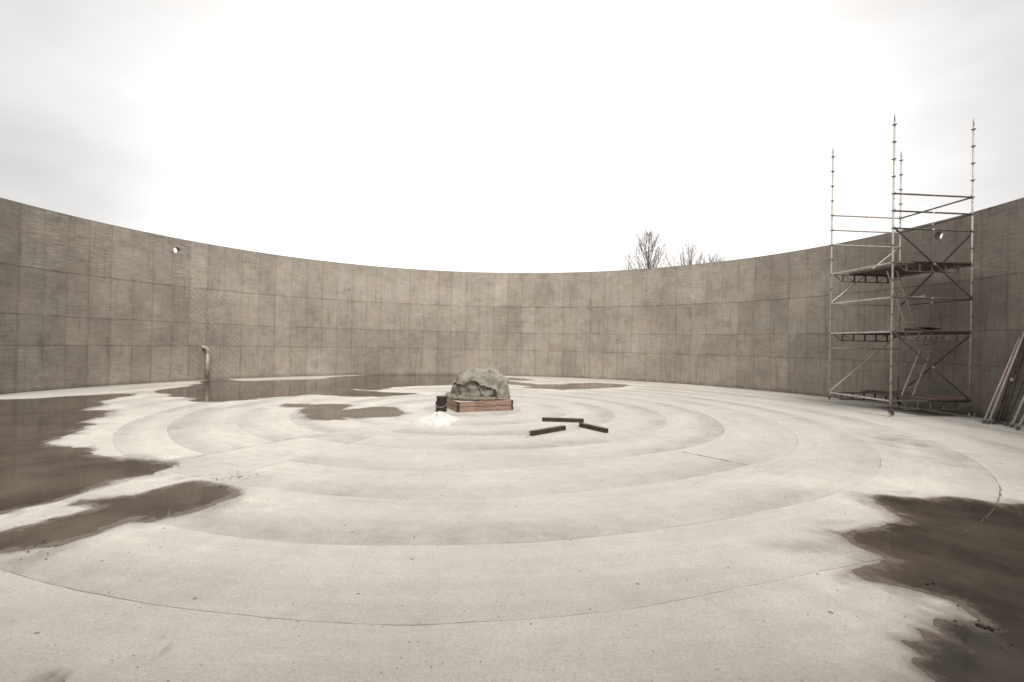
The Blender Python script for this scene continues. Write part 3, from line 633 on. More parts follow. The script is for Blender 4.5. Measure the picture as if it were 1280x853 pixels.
# the concrete body behind the panels, with openings where the holes pass through, and the plain stretch behind the camera
bm = bmesh.new()
cuts = sorted(set([round(seam_angle(k), 4) for k in range(K0, K1 + 1)] + [seam_angle(K1) + (360 - seam_angle(K1) + seam_angle(K0)) * i / 50 for i in range(1, 50)]))
cuts = [c for c in cuts if c < seam_angle(K0) + 360 - 1e-3]
RB = RW + .022; RO = RW + WALL_T
for i, a in enumerate(cuts):
    b_ = cuts[i + 1] if i + 1 < len(cuts) else cuts[0] + 360
    h = [h for h in HOLES if a < h[0] < b_]
    plain = a >= seam_angle(K1) - 1e-6
    ri = RB
    zs = [-.05, WALL_H - .002]
    q = lambda th, z, r: bm.verts.new(cyl(th, z, r))
    if not h:
        bm.faces.new((q(a, zs[0], ri), q(a, zs[1], ri), q(b_, zs[1], ri), q(b_, zs[0], ri)))
        bm.faces.new((q(a, zs[0], RO), q(b_, zs[0], RO), q(b_, zs[1], RO), q(a, zs[1], RO)))
    else:
        thc, zc, hr = h[0]
        for rr, flip in ((ri, False), (RO, True)):
            a4 = (q(a, -.05, rr), q(a, ROWS[3], rr), q(b_, ROWS[3], rr), q(b_, -.05, rr)); bm.faces.new(a4 if not flip else a4[::-1])
            rim, frp = hole_fill(None, a, b_, ROWS[3], zs[1], thc, zc, hr + .004, rr); n = len(rim); k1 = degrees(1 / RW)
            I = [q(*p, rr) for p in rim]; O_ = [q(*p, rr) for p in frp]
            cs = [(atan2(c[1] - zc, (c[0] - thc) / k1) % (2 * pi), c) for c in ((b_, zs[1]), (a, zs[1]), (a, ROWS[3]), (b_, ROWS[3]))]
            for m_ in range(n):
                j = (m_ + 1) % n; mid_ = [q(*c, rr) for A_, c in cs if 2 * pi * m_ / n < A_ < 2 * pi * (m_ + 1) / n - 1e-6]
                f = [I[m_], I[j], O_[j]] + mid_ + [O_[m_]]; bm.faces.new(f if not flip else f[::-1])
    # thin top
    bm.faces.new((q(a, zs[1], ri), q(a, zs[1], RO), q(b_, zs[1], RO), q(b_, zs[1], ri)))
bmesh.ops.remove_doubles(bm, verts=bm.verts, dist=.0005)
core = from_bm('wall_core', bm, M_CORE, WALL)
# cast ring marks in the wall
for th, z in ((61.97, 2.15), (37.44, 2.14)):
    bm = bmesh.new(); n = 24
    pts = [cyl(th + degrees(.105 * cos(2 * pi * i / n) / RW), z + .105 * sin(2 * pi * i / n), RW - .004) for i in range(n + 1)]
    path_tube(bm, pts, .009, 6, cap=False); from_bm('cast_ring', bm, M_CORE, WALL)

# ------------------------------------------------------------------ pipe at the left wall
th = rad(147.95); pr = RW - .13
PX, PY = CX + pr * cos(th), CY + pr * sin(th); PIPE = empty('pipe', (PX, PY, 0))
tag(PIPE, 'grey upright pipe with a bent top running into the left wall', 'pipe')
bm = bmesh.new(); outd = Vector((cos(rad(152)), sin(rad(152)), 0)); tang = Vector((cos(th + pi / 2), sin(th + pi / 2), 0))
dr = (tang * .8 + Vector((cos(th), sin(th), 0)) * .6).normalized()
path_tube(bm, [(0, 0, .0), (0, 0, 1.28)], .078, 16); from_bm('upright', bm, M_PIPE, PIPE, True)
bm = bmesh.new()
pts = [Vector((0, 0, 1.27)) + dr * (.20 * (1 - cos(a))) + Vector((0, 0, .20 * sin(a))) for a in [pi / 2 * i / 10 for i in range(11)]] + [Vector((0, 0, 1.47)) + dr * .24]
path_tube(bm, pts, .082, 16); from_bm('elbow', bm, M_PIPE, PIPE, True)
bm = bmesh.new(); tube(bm, (0, 0, 1.22), (0, 0, 1.27), .088, 16); from_bm('collar', bm, M_PIPE, PIPE, True)

# ------------------------------------------------------------------ scaffold tower
A0 = rad(4.5); SP = Vector((10.955, 13.9, 0)); UX = Vector((cos(A0), sin(A0), 0)); UY = Vector((-sin(A0), cos(A0), 0)); BW, BD = 2.48, 2.40
TOWER = empty('scaffold_tower', SP, A0); tag(TOWER, 'tall wheeled scaffold tower with three plank decks against the right wall', 'scaffold')
C4 = {'P1': (0, 0), 'P2': (BW, 0), 'P3': (0, BD), 'P4': (BW, BD)}
TR = .0245
bm = bmesh.new(); n = 8
ring_ = []
for zz in (-.005, .005):
    ring_.append([bm.verts.new(((.062 if k % 2 == 0 else .052) * cos(2 * pi * k / 16), (.062 if k % 2 == 0 else .052) * sin(2 * pi * k / 16), zz)) for k in range(16)])
bm.faces.new(ring_[0][::-1]); bm.faces.new(ring_[1])
for k in range(16): bm.faces.new((ring_[0][k], ring_[0][(k + 1) % 16], ring_[1][(k + 1) % 16], ring_[1][k]))
me_ros = bpy.data.meshes.new('rosette'); bm.to_mesh(me_ros); bm.free(); me_ros.materials.append(M_STEELD)
for nm, (x, y) in C4.items():
    bm = bmesh.new(); tube(bm, (0, 0, .30), (0, 0, 8.55), TR, 12); tube(bm, (0, 0, 8.55), (0, 0, 8.76), TR * .78, 12)
    for zc in (2.3, 4.3, 6.3): tube(bm, (0, 0, zc), (0, 0, zc + .03), TR * 1.12, 12)
    post = from_bm('standard', bm, M_STEEL, TOWER, True); post.location = (x, y, 0)
    for k in range(17):
        r = mesh_obj('rosette', me_ros, None, post); r.location = (0, 0, .45 + .5 * k)
    # jack and foot
    bm = bmesh.new(); tube(bm, (0, 0, .16), (0, 0, .32), .019, 10); tube(bm, (0, 0, .27), (0, 0, .33), .036, 10); box(bm, (0, 0, .30), (.20, .022, .02))
    from_bm('jack', bm, M_STEELD, post)
    if nm in ('P1', 'P2', 'P4'):
        bm = bmesh.new(); box(bm, (.0, .0, .165), (.12, .12, .012)); box(bm, (.03, .038, .11), (.10, .007, .11)); box(bm, (.03, -.038, .11), (.10, .007, .11)); box(bm, (-.04, 0, .15), (.07, .03, .02))
        from_bm('caster_fork', bm, M_STEELD, post)
        bm = bmesh.new(); tube(bm, (.05, -.026, .083), (.05, .026, .083), .082, 20); wl = from_bm('caster_wheel', bm, M_WHEEL, post)
    else:
        bm = bmesh.new(); tube(bm, (0, 0, .02), (0, 0, .2), .022, 10); tube(bm, (0, 0, 0), (0, 0, .03), .05, 14); from_bm('foot', bm, M_WHEEL, post)
def P3(c, z): return Vector((C4[c][0], C4[c][1], z))
def member(name, a, b, r=TR, m=M_STEELD, mark=True, label=None):
    a, b = Vector(a), Vector(b); mid_ = (a + b) / 2; bm = bmesh.new(); tube(bm, a - mid_, b - mid_, r, 10)
    d = (b - a).normalized()
    for e_, s in ((a - mid_, 1), (b - mid_, -1)):       # wedge heads
        q = d.to_track_quat('Z', 'Y').to_matrix(); box(bm, e_ + d * s * .045, (.034, .050, .075), q)
        tube(bm, e_ + d * s * .045 + Vector((0, 0, -.03)), e_ + d * s * .045 + Vector((0, 0, .07)), .007, 5)
    o = from_bm(name, bm, m, TOWER); o.location = mid_
    if mark:
        bm = bmesh.new(); tube(bm, -d * .035, d * .035, r * 1.06, 10, cap=False); k = from_bm('colour_band', bm, random.choice([M_PINK, M_TAPE]), o)
    if label: o['label'] = label
    return o
for z in (5.45, 5.95, 6.45):
    member('ledger', P3('P1', z), P3('P2', z)); member('ledger', P3('P3', z), P3('P4', z), m=M_STEEL)
for z in (5.95, 6.45): member('ledger', P3('P4', z), P3('P2', z))
for a, b_, z in (('P1', 'P2', 3.45), ('P3', 'P4', 3.45), ('P3', 'P1', 3.45), ('P4', 'P2', 3.45), ('P3', 'P4', 1.95), ('P3', 'P1', 4.45), ('P4', 'P2', 4.45), ('P3', 'P1', .45), ('P4', 'P2', .45), ('P4', 'P2', 2.45), ('P3', 'P1', 2.45)):
    member('ledger', P3(a, z), P3(b_, z), m=M_STEEL if a == 'P3' else M_STEELD)
def off(p, dx, dy): return p + Vector((dx, dy, 0))
member('diagonal_brace', off(P3('P1', 5.42), .03, -.05), off(P3('P2', 3.48), -.03, -.05), r=.028)
member('diagonal_brace', off(P3('P3', 3.48), .03, .05), off(P3('P4', 5.42), -.03, .05), m=M_STEEL)
member('diagonal_brace', off(P3('P2', 5.42), .05, .03), off(P3('P4', 3.48), .05, -.03))
member('diagonal_brace', off(P3('P1', 2.42), .03, -.05), off(P3('P2', .48), -.03, -.05), r=.028)
member('diagonal_brace', off(P3('P3', .48), .03, .05), off(P3('P4', 2.42), -.03, .05), m=M_STEEL)
member('diagonal_brace', off(P3('P2', 2.42), .05, .03), off(P3('P4', .48), .05, -.03))
# a light tube clipped across the middle level, seen slightly above the ledger
member('ledger', Vector((.1, BD - .05, 3.50)), Vector((1.15, .12, 3.52)), r=.02, m=M_ALU, mark=False)
def girder(a, b, z, m):
    a, b = Vector((*a, z)), Vector((*b, z)); d = (b - a); Ln = d.length; u = d.normalized(); mid_ = (a + b) / 2; dz = Vector((0, 0, -.23))
    bm = bmesh.new(); tube(bm, a - mid_, b - mid_, .022, 8); g = from_bm('girder', bm, m, TOWER); g.location = mid_
    bm = bmesh.new(); lo0, lo1 = a + u * .36 + dz - mid_, b - u * .36 + dz - mid_
    tube(bm, lo0, lo1, .017, 8); tube(bm, a + u * .06 - mid_, lo0, .015, 8); tube(bm, b - u * .06 - mid_, lo1, .015, 8); from_bm('lower_chord', bm, m, g)
    xs = [.40 + i * (Ln - .8) / 4 for i in range(5)]
    for i, x in enumerate(xs):
        bm = bmesh.new(); p = a + u * x - mid_; box(bm, p + dz / 2, (.05, .028, .23), Matrix.Rotation(0, 3, 'Z')); from_bm('web_post', bm, m, g)
    for i, (x0, x1) in enumerate(((xs[0], xs[1]), (xs[4], xs[3]))):
        bm = bmesh.new(); tube(bm, a + u * x0 - mid_, a + u * x1 + dz - mid_, .009, 6); from_bm('web_diagonal', bm, m, g)
for z in (.45, 2.45, 4.45):
    girder((0.03, 0), (BW - .03, 0), z, M_STEELD); girder((0.03, BD), (BW - .03, BD), z, M_STEELD)
# deck boards span from front girder to rear girder
def deck(z, x0, x1, n, skip=(), m=M_DECK, ydepth=(-.06, .06)):
    w_ = (x1 - x0) / n
    for i in range(n):
        if i in skip: continue
        bm = bmesh.new(); ln = BD + .1
        box(bm, (0, 0, 0), (w_ - .012, ln, .045), bev=.004); 
        o = from_bm('deck_board', bm, m, TOWER); o.location = (x0 + w_ * (i + .5), BD / 2 + random.uniform(-.01, .01), z + .05 + random.uniform(-.003, .006)); o.rotation_euler = (0, 0, random.uniform(-.004, .004))
        bm = bmesh.new()
        for sx in (-1, 1): box(bm, (sx * (w_ / 2 - .02), 0, -.03), (.02, ln - .02, .02))
        fr_ = from_bm('board_frame', bm, M_STEELD, o)
deck(4.45, .66, 2.44, 6)
deck(2.45, .92, 2.44, 5)
deck(.45, 1.15, 2.44, 4)
for z, x0, y0, x1, y1, wd, hh, mm, lb in ((.535, 1.30, BD - .05, 2.42, .12, .20, .045, M_RED, 'reddish plank lying across the lowest deck'), (2.57, 1.35, .9, 2.35, 1.1, .22, .05, M_DECK, None),
                            (2.62, 1.5, .55, 2.4, 1.0, .24, .04, M_TIMBERD, 'dark loose board on the middle deck'), (4.57, 1.0, 1.5, 2.2, 1.2, .3, .04, M_DECK, None)):
    d = Vector((x1 - x0, y1 - y0, 0)); bm = bmesh.new(); box(bm, (0, 0, 0), (d.length, wd, hh), bev=.004)
    o = from_bm('loose_plank', bm, mm, TOWER); o.location = ((x0 + x1) / 2, (y0 + y1) / 2, z); o.rotation_euler = (0, .02, atan2(d.y, d.x))
    if lb: o['label'] = lb
# ladders
def ladder(b0, b1, t0, t1, label):
    """b0,b1 feet of the two stiles, t0,t1 their tops (world metres)"""
    b0, b1, t0, t1 = map(Vector, (b0, b1, t0, t1)); org = (b0 + b1) / 2
    L0 = empty('ladder', org); tag(L0, label, 'ladder', 'ladders inside the scaffold tower')
    q = ((t0 + t1) / 2 - org).normalized(); across = (b1 - b0).normalized(); nrm = q.cross(across)
    R_ = Matrix((across, nrm, q)).transposed()
    for b, t in ((b0, t0), (b1, t1)):
        m_ = (b + t) / 2 - org; ln = (t - b).length; bm = bmesh.new(); box(bm, m_, (.026, .055, ln), R_, bev=.003); from_bm('stile', bm, M_ALU, L0)
    k = max(3, int((t0 - b0).length / .28))
    for i in range(1, k):
        f = i / k; bm = bmesh.new(); tube(bm, b0.lerp(t0, f) - org, b1.lerp(t1, f) - org, .014, 8); from_bm('rung', bm, M_STEEL, L0)
def TW(x, y, z): return SP + UX * x + UY * y + Vector((0, 0, z))
ladder(TW(1.33, 1.05, .50), TW(1.70, 1.05, .50), TW(1.93, .85, 2.38), TW(2.30, .85, 2.38), 'lower aluminium ladder leaning right between the bottom and middle decks')
ladder(TW(1.42, .95, 2.52), TW(1.74, .95, 2.52), TW(.88, 1.15, 4.42), TW(1.20, 1.15, 4.42), 'upper aluminium ladder leaning left below the top deck')

# ------------------------------------------------------------------ loose scaffold tubes leaning on the wall
def leaning(bx, by, th_top, ztop, m, r, label, extra=None, band=None, pins=True, over=0.0):
    b = Vector((bx, by, .03)); t = Vector((CX + (RW - .03) * cos(rad(th_top)), CY + (RW - .03) * sin(rad(th_top)), ztop)); d = (t - b); ln = d.length + over; u = d.normalized()
    O_ = empty('scaffold_tube', (bx, by, 0)); tag(O_, label, 'tube', 'scaffold tubes leaning on the right wall')
    s = Vector((0, 0, .03)); bm = bmesh.new(); tube(bm, s, s + u * ln, r, 12); from_bm('shaft', bm, m, O_, True)
    q = u.to_track_quat('Z', 'Y').to_matrix()
    bm = bmesh.new(); box(bm, s + u * .03, (.075, .055, .07), q, bev=.006); tube(bm, s + u * .03 - q @ Vector((.05, 0, 0)), s + u * .03 + q @ Vector((.05, 0, 0)), .012, 6); from_bm('end_fitting', bm, M_STEELD, O_)
    bm = bmesh.new(); box(bm, s + u * (ln - .03), (.06, .045, .06), q, bev=.006); from_bm('end_fitting', bm, M_STEELD, O_)
    if band:
        f, bmat = band; bm = bmesh.new(); tube(bm, s + u * (ln * f), s + u * (ln * f + .07), r * 1.08, 12, cap=False); from_bm('colour_band', bm, bmat, O_)
TB = [(12.65, 12.89, -2.80, 2.35, M_STEEL, .025, 'pale steel tube, leftmost of the leaning tubes, with a faded red band', (.55, M_PINK)),
      (12.64, 12.75, -3.45, 2.60, M_STEEL, .026, 'pale steel tube second from left, leaning on the wall', (.47, M_PINK)),
      (12.83, 12.80, -2.35, 1.42, M_RUST, .022, 'short dark rusty tube ending below the others', None),
      (12.93, 12.83, -2.75, 2.25, M_STEELD, .020, 'thin grey tube tucked behind the two pale ones', None),
      (12.99, 12.80, -3.40, 2.60, M_STEELD, .028, 'dark tube with a white band near its middle', (.44, M_TAPE)),
      (13.01, 12.74, -3.60, 2.20, M_RUST, .024, 'rusty brown tube just right of the white-banded one', None),
      (12.95, 12.62, -3.20, 2.00, M_STEELD, .020, 'thin dark tube crossing behind the white-banded one', None),
      (12.86, 12.50, -4.6, 2.30, M_STEELD, .027, 'dull grey tube third from the right end of the row', None),
      (12.70, 12.22, -5.7, 2.20, M_STEEL, .026, 'grey tube second from the right end of the row', None),
      (12.45, 11.84, -7.8, 2.40, M_STEEL, .027, 'pale tube nearest the camera, rightmost in the row', None)]
for bx, by, tt, zt, m_, r_, lb, bd in TB: leaning(bx, by, tt, zt, m_, r_, lb, band=bd)

# ------------------------------------------------------------------ boxed pedestal with the covered mound
FA = rad(25); F0 = Vector((-1.44, 13.05, 0)); FL, FD, FH = 1.67, 1.45, .285
PED = empty('pedestal', F0, FA); tag(PED, 'low concrete pedestal boxed in pinkish timber under the covered mound', 'pedestal')
bm = bmesh.new(); box(bm, (FL / 2, FD / 2, (FH - .012) / 2), (FL - .09, FD - .09, FH - .012), bev=.01)
bmesh.ops.subdivide_edges(bm, edges=bm.edges, cuts=3, use_grid_fill=True)
for v in bm.verts:
    if v.co.z > .2: v.co.z += .012 * noise.noise(v.co * 5)
from_bm('concrete_core', bm, M_PED, PED)
for z0, z1 in ((0.004, .132), (.146, FH)):
    for (cx, cy, sx, sy) in ((FL / 2, .02, FL - .12, .04), (FL / 2, FD - .02, FL - .12, .04), (.02, FD / 2, .04, FD - .12), (FL - .02, FD / 2, .04, FD - .12)):
        bm = bmesh.new(); box(bm, (0, 0, 0), (sx if sx > sy else sy, .04, z1 - z0), bev=.005, jit=.002); o = from_bm('board', bm, M_TIMBER, PED)
        o.location = (cx, cy, (z0 + z1) / 2); o.rotation_euler = (0, 0, 0 if sx > sy else pi / 2)
for (x, y) in ((.03, .03), (FL - .03, .03), (.03, FD - .03), (FL - .03, FD - .03)):
    for z0, z1 in ((.004, .13), (.148, FH - .01)):
        bm = bmesh.new(); box(bm, (0, 0, 0), (.062, .062, z1 - z0), bev=.006); o = from_bm('corner_block', bm, M_TIMBERD, PED); o.location = (x, y, (z0 + z1) / 2)

MC = Vector((-.97, 14.06, FH)); MOUND = empty('covered_mound', MC); tag(MOUND, 'heap wrapped in grey green tarpaulin on the timber-boxed pedestal', 'tarpaulin')
MW, MD, MH = .79, .53, .77
def crease(x, y, z):
    q = Vector((x * 1.55 + .25 * noise.noise(Vector((x * 3, y * 3, z * 3))), y * 2.1, z * 1.5 + 3.3)); d = noise.voronoi(q)[0]; q2 = Vector((x * 4.6, y * 4.6 + 5, z * 3.2)); d2 = noise.voronoi(q2)[0]
    return -.045 * max(0, 1 - (d[1] - d[0]) * 1.5) + .05 * (d[0] - .35) - .0 * d2[0]
_fr = random.Random(77); FACET = [[_fr.uniform(-1, 1) for _ in range(21)] for _ in range(9)]
def facet(phi, t):
    """piecewise flat planes meeting in sharp creases, as stiff canvas does"""
    wv = noise.noise(Vector((cos(phi) * 1.3, sin(phi) * 1.3, t * 1.7 + 6))); u = (phi / (2 * pi) * 21 + 1.6 * wv) % 21; v = min(max(t * 7 + 1.1 * noise.noise(Vector((cos(phi) * 2, sin(phi) * 2, t * 2 + 9))), 0), 6.99)
    i, j = int(u), int(v); a, b = u - i, v - j; i2 = (i + 1) % 21
    if i >= 21: i = 20
    F = FACET
    if (i + j) % 2:
        z = F[j][i] + (F[j][i2] - F[j][i]) * a + (F[j + 1][i2] - F[j][i2]) * b if a > b else F[j][i] + (F[j + 1][i] - F[j][i]) * b + (F[j + 1][i2] - F[j + 1][i]) * a
    else:
        z = F[j][i] + (F[j][i2] - F[j][i]) * a + (F[j + 1][i] - F[j][i]) * b if a + b < 1 else F[j + 1][i2] + (F[j + 1][i] - F[j + 1][i2]) * (1 - a) + (F[j][i2] - F[j + 1][i2]) * (1 - b)
    return z * (1 - max(0, t - .8) * 4)
def dome(phi, t, push=0.0):
    """phi around, t 0 at the rim .. 1 at the top"""
    cz = sin(t * pi / 2) ** .82; rr = cos(t * pi / 2) ** .62
    x, y, z = rr * cos(phi), rr * sin(phi), cz
    skew = -.10 * z * z; x2 = x * MW * (1 + .03 * sin(3 * phi + 1)) + .03 - skew; y2 = y * MD * (1 + .04 * sin(2 * phi)); z2 = z * MH * (1 + .05 * sin(phi * 2 + .5) * (1 - t))
    # hanging folds, stronger low down
    f = .065 * (abs(sin(phi * 5.5 + 2.0 * noise.noise(Vector((cos(phi) * 2, sin(phi) * 2, t * 2.2))) * 2)) ** .6 - .6) * (1 - t * .75) + .045 * noise.noise(Vector((x * 1.9, y * 1.9, z * 1.9 + 4))) + .008 * noise.noise(Vector((x * 6, y * 6, z * 6))) + crease(x, y, z) + .030 * (1 - abs(noise.noise(Vector((x * 3.2 + 9, y * 4, z * 2.6)))) * 4)
    f = f * .55 + .062 * facet(phi, t)
    n = Vector((x, y, z * .9)).normalized() * (f + push)
    return Vector((x2, y2, z2)) + n
def dome_mesh(push, keep=None, seg=144, rows=52):
    vs_, fs = [], []
    for j in range(rows + 1):
        for i in range(seg): vs_.append(tuple(dome(2 * pi * i / seg, j / rows * .985, push)))
    top = len(vs_); vs_.append(tuple(dome(0, 1, push) * 1))
    for j in range(rows):
        for i in range(seg):
            a = (j * seg + i, j * seg + (i + 1) % seg, (j + 1) * seg + (i + 1) % seg, (j + 1) * seg + i)
            if keep is None or all(keep(Vector(vs_[k])) for k in a): fs.append(a)
    for i in range(seg): fs.append((rows * seg + i, rows * seg + (i + 1) % seg, top))
    return vs_, fs
vs_, fs = dome_mesh(0); pydata('tarpaulin', vs_, fs, M_TARP, MOUND, True)
def flap_edge(x):
    return MH * float(np.interp(x / MW, [-1.1, -.92, -.62, -.45, -.20, .02, .12, .45, .66, .72, .95, 1.1], [.70, .60, .56, .52, .71, .66, .55, .45, .38, .02, -.1, -.1]))
def keepf(v):
    if v.y > .25: return v.z > MH * .35
    return v.z > flap_edge(v.x) + .015 * noise.noise(v * 9)
vs_, fs = dome_mesh(.085, keepf, 240, 90)
M_TARP2 = mat('faded_tarpaulin', (0.33, 0.315, 0.265), .75, 0, .2, 5, .3)
fl = pydata('flap', vs_, fs, M_TARP2, MOUND, True)
bmx = bmesh.new(); bmx.from_mesh(fl.data); bmesh.ops.delete(bmx, geom=[v for v in bmx.verts if not v.link_faces], context='VERTS'); bmx.to_mesh(fl.data); bmx.free()
sm = fl.modifiers.new('cloth', 'SOLIDIFY'); sm.thickness = .014; sm.offset = -1
for (p0, p1, pr_) in ((-62, -52, .02), (-38, -44, .018), (-150, -140, .022), (-118, -112, .014)):
    bm = bmesh.new(); pts = [dome(rad(p0 + (p1 - p0) * k / 9), .03 + .55 * k / 9, .035 if p0 > -110 else .0) for k in range(10)]
    path_tube(bm, pts, [pr_ * (1 - .85 * abs(k / 9 - .35)) for k in range(10)], 8); from_bm('fold', bm, M_TARP, MOUND, True)
# strap running down the front
bm = bmesh.new(); pts = []
for k in range(15):
    f = k / 14; phi = rad(-101 + 16 * f ** .7 + 6 * f); t = .40 * (1 - f) + .01 * f + .02
    pts.append(dome(phi, t, .012))
path_tube(bm, pts, .011, 6); from_bm('strap', bm, M_STRAP, MOUND, True)
bm = bmesh.new(); pts = [dome(rad(-128 + 2 * sin(k)), .42 * (1 - k / 10) + .02, .006) for k in range(11)]; path_tube(bm, pts, .007, 6); from_bm('strap', bm, M_STRAP, MOUND, True)
# crumpled hem round the bottom
bm = bmesh.new(); n, ns = 150, 12
rings = []
for i in range(n):
    a = 2 * pi * i / n; c = dome(a, 0, .03); rr = .034 + .045 * noise.noise(Vector((cos(a) * 4, sin(a) * 4, 1))) + .035 * noise.noise(Vector((cos(a) * 9, sin(a) * 9, 5)))
    rr = max(rr, .008)
    if cos(a) < -.3 and sin(a) < .2: rr *= 1.5; c += Vector((-.03, -.03, 0))
    o_ = Vector((cos(a), sin(a), 0)); rings.append([bm.verts.new(Vector((c.x, c.y, 0.0)) + o_ * rr * 1.3 * cos(2 * pi * k / ns) + Vector((0, 0, max(rr * .9 + rr * sin(2 * pi * k / ns) + .012 * noise.noise(Vector((i * .9, k * .7, 2))) + .02 * noise.noise(Vector((i * .25, k * .5, 8))), .004)))) for k in range(ns)])
for i in range(n):
    A, B = rings[i], rings[(i + 1) % n]
    for k in range(ns): bm.faces.new((A[k], B[k], B[(k + 1) % ns], A[(k + 1) % ns]))
from_bm('hem', bm, M_TARP, MOUND, True)
PL_ = empty('wooden_pole', (-.70, 13.24, FH + .09), rad(6)); tag(PL_, 'thin yellowish pole lying across the front of the covered mound', 'pole')
bm = bmesh.new(); path_tube(bm, [(-.62, 0, .0), (0, .0, .006), (.68, 0, -.006)], [.013, .014, .012], 8); from_bm('shaft', bm, M_POLE, PL_, True)

# black bucket beside it
BK = empty('bucket', (-1.90, 13.20, 0)); tag(BK, 'stout black lidded bucket standing left of the timber-boxed pedestal', 'bucket')
bm = bmesh.new(); lathe(bm, [(.135, 0), (.15, .01), (.158, .24), (.165, .245), (.165, .27), (.14, .272)], 24); from_bm('body', bm, M_BLACK, BK, False)
bm = bmesh.new(); lathe(bm, [(.128, .272), (.132, .30), (.134, .38), (.146, .385), (.146, .41), (.13, .415), (.10, .402)], 24); from_bm('lid', bm, M_BLACK, BK, False)
bm = bmesh.new(); path_tube(bm, [(.16 * cos(a), -.16 * abs(sin(a)) * .5 - .08, .25 - .12 * sin(a)) for a in [pi * i / 12 for i in range(13)]], .005, 6); from_bm('handle', bm, M_STEEL, BK)

# white heap in front
HP = bmesh.new(); G = 56; hx, hy = .62, .72; grid = []
for j in range(G + 1):
    row = []
    for i in range(G + 1):
        x = (i / G * 2 - 1); y = (j / G * 2 - 1); th = atan2(y, x); edge = .80 + .16 * noise.noise(Vector((cos(th) * 1.6, sin(th) * 1.6, 2))) + .06 * noise.noise(Vector((cos(th) * 6, sin(th) * 6, 2)))
        d = sqrt(x * x + y * y) / edge; h = max(0, 1 - d) ** .75
        cr = 1 - abs(noise.noise(Vector((x * 2.6, y * 2.6, 31)))) * 3.2; cr2 = 1 - abs(noise.noise(Vector((x * 6 + 3, y * 6, 17)))) * 3
        z = h ** .7 * (.14 + .10 * noise.noise(Vector((x * 1.6, y * 1.6, 4)))) * (1.1 - .5 * abs(x - .1)) * 1.15 + h ** .4 * (.060 * cr + .020 * cr2) + .008 * (1 if d < 1 else 0) if d < 1 else -.01
        row.append(HP.verts.new((x * hx, y * hy, z)))
    grid.append(row)
for j in range(G):
    for i in range(G):
        q = (grid[j][i], grid[j][i + 1], grid[j + 1][i + 1], grid[j + 1][i])
        if any(v.co.z > 0 for v in q): HP.faces.new(q)
bmesh.ops.delete(HP, geom=[v for v in HP.verts if not v.link_faces], context='VERTS')
o = from_bm('white_heap', HP, M_WHITE); o.location = (-1.72, 11.35, .002); tag(o, 'small white crumbling heap on the floor in front of the bucket', 'heap')

# three timber beams
def beam(a, b, sz, label, worn):
    a, b = Vector((*a, 0)), Vector((*b, 0)); d = b - a; E0 = empty('timber_beam', (a + b) / 2, atan2(d.y, d.x)); tag(E0, label, 'beam', 'timber beams lying on the floor')
    bm = bmesh.new(); box(bm, (0, 0, sz / 2), (d.length, sz * 1.15, sz), bev=.008, jit=.004)
    from_bm('beam_body', bm, M_TIMBERD, E0)
    bm = bmesh.new(); box(bm, (0, .0, sz + .0035), (d.length * .985, sz * 1.08, .007), jit=.001); from_bm('worn_face', bm, M_TIMBERT if worn else M_TIMBERD, E0)
    if worn == 2:
        for k in range(5):
            bm = bmesh.new(); box(bm, (0, 0, 0), (.06 + .02 * k, .02, .012), jit=.004); s = from_bm('splinter', bm, M_TIMBERT, E0); s.location = (-d.length / 2 - .01, -.04 + .02 * k, .06); s.rotation_euler = (0, .4, random.uniform(-.3, .3))
beam((.78, 11.86), (1.79, 11.78), .085, 'straight dark beam lying farthest of the three, behind the other two', 1)
beam((.44, 9.95), (1.20, 10.72), .088, 'splintered beam lying nearest, left of the other two', 2)
beam((1.62, 11.15), (2.09, 10.42), .088, 'short beam at the right, angled towards the camera', 1)

# ------------------------------------------------------------------ grit and debris
def stone_bm(bm, c, r, n=1):
    m = Matrix.Translation(c) @ Matrix.Rotation(random.uniform(0, 6), 4, 'Z') @ Matrix.Diagonal((random.uniform(.7, 1.5), random.uniform(.6, 1.1), random.uniform(.4, .8), 1))
    v = bmesh.ops.create_icosphere(bm, subdivisions=n, radius=r, matrix=m)['verts']
    for q in v: q.co += Vector((random.uniform(-.25, .25), random.uniform(-.25, .25), random.uniform(-.2, .2))) * r
rs = random.Random(5); vsg, fsg = [], []
def tiny(x, y, r):
    a = rs.uniform(0, 6); b0 = len(vsg); k = 5
    for i in range(k): vsg.append((x + r * cos(a + i * 1.2566) * rs.uniform(.7, 1.3), y + r * sin(a + i * 1.2566) * rs.uniform(.6, 1.2), 0))
    vsg.append((x, y, r * rs.uniform(.5, .9)))
    for i in range(k): fsg.append((b0 + i, b0 + (i + 1) % k, b0 + k))
poly_e = OUT['east'][::4]
for _ in range(2600):
    y = 1.2 + 14 * rs.random() ** 1.8; x = (rs.random() * 2 - 1) * (1.2 + y * 1.05)
    if (x - CX) ** 2 + (y - CY) ** 2 > 14.5 ** 2: continue
    tiny(x, y, rs.choice([.0015, .002, .0025, .003, .003, .004, .005]) * min(1.5, .45 + .16 * y))
for cxp, cyp, sp, nn in ((-3.7, 6.55, .25, 26), (-4.95, 7.05, .12, 22), (-4.0, 4.2, .2, 10), (.35, 12.0 - 2.2, .1, 12), (3.3, 3.3, .2, 14), (4.4, 4.5, .5, 16), (12.0, 12.7, .3, 26), (11.2, 13.0, .3, 14)):
    for _ in range(nn): tiny(cxp + rs.gauss(0, sp), cyp + rs.gauss(0, sp * .7), rs.uniform(.005, .013))
tag(pydata('grit', vsg, fsg, M_STONE), 'loose dark grit scattered over the concrete floor', kind='stuff').location = (0, 0, .0045)
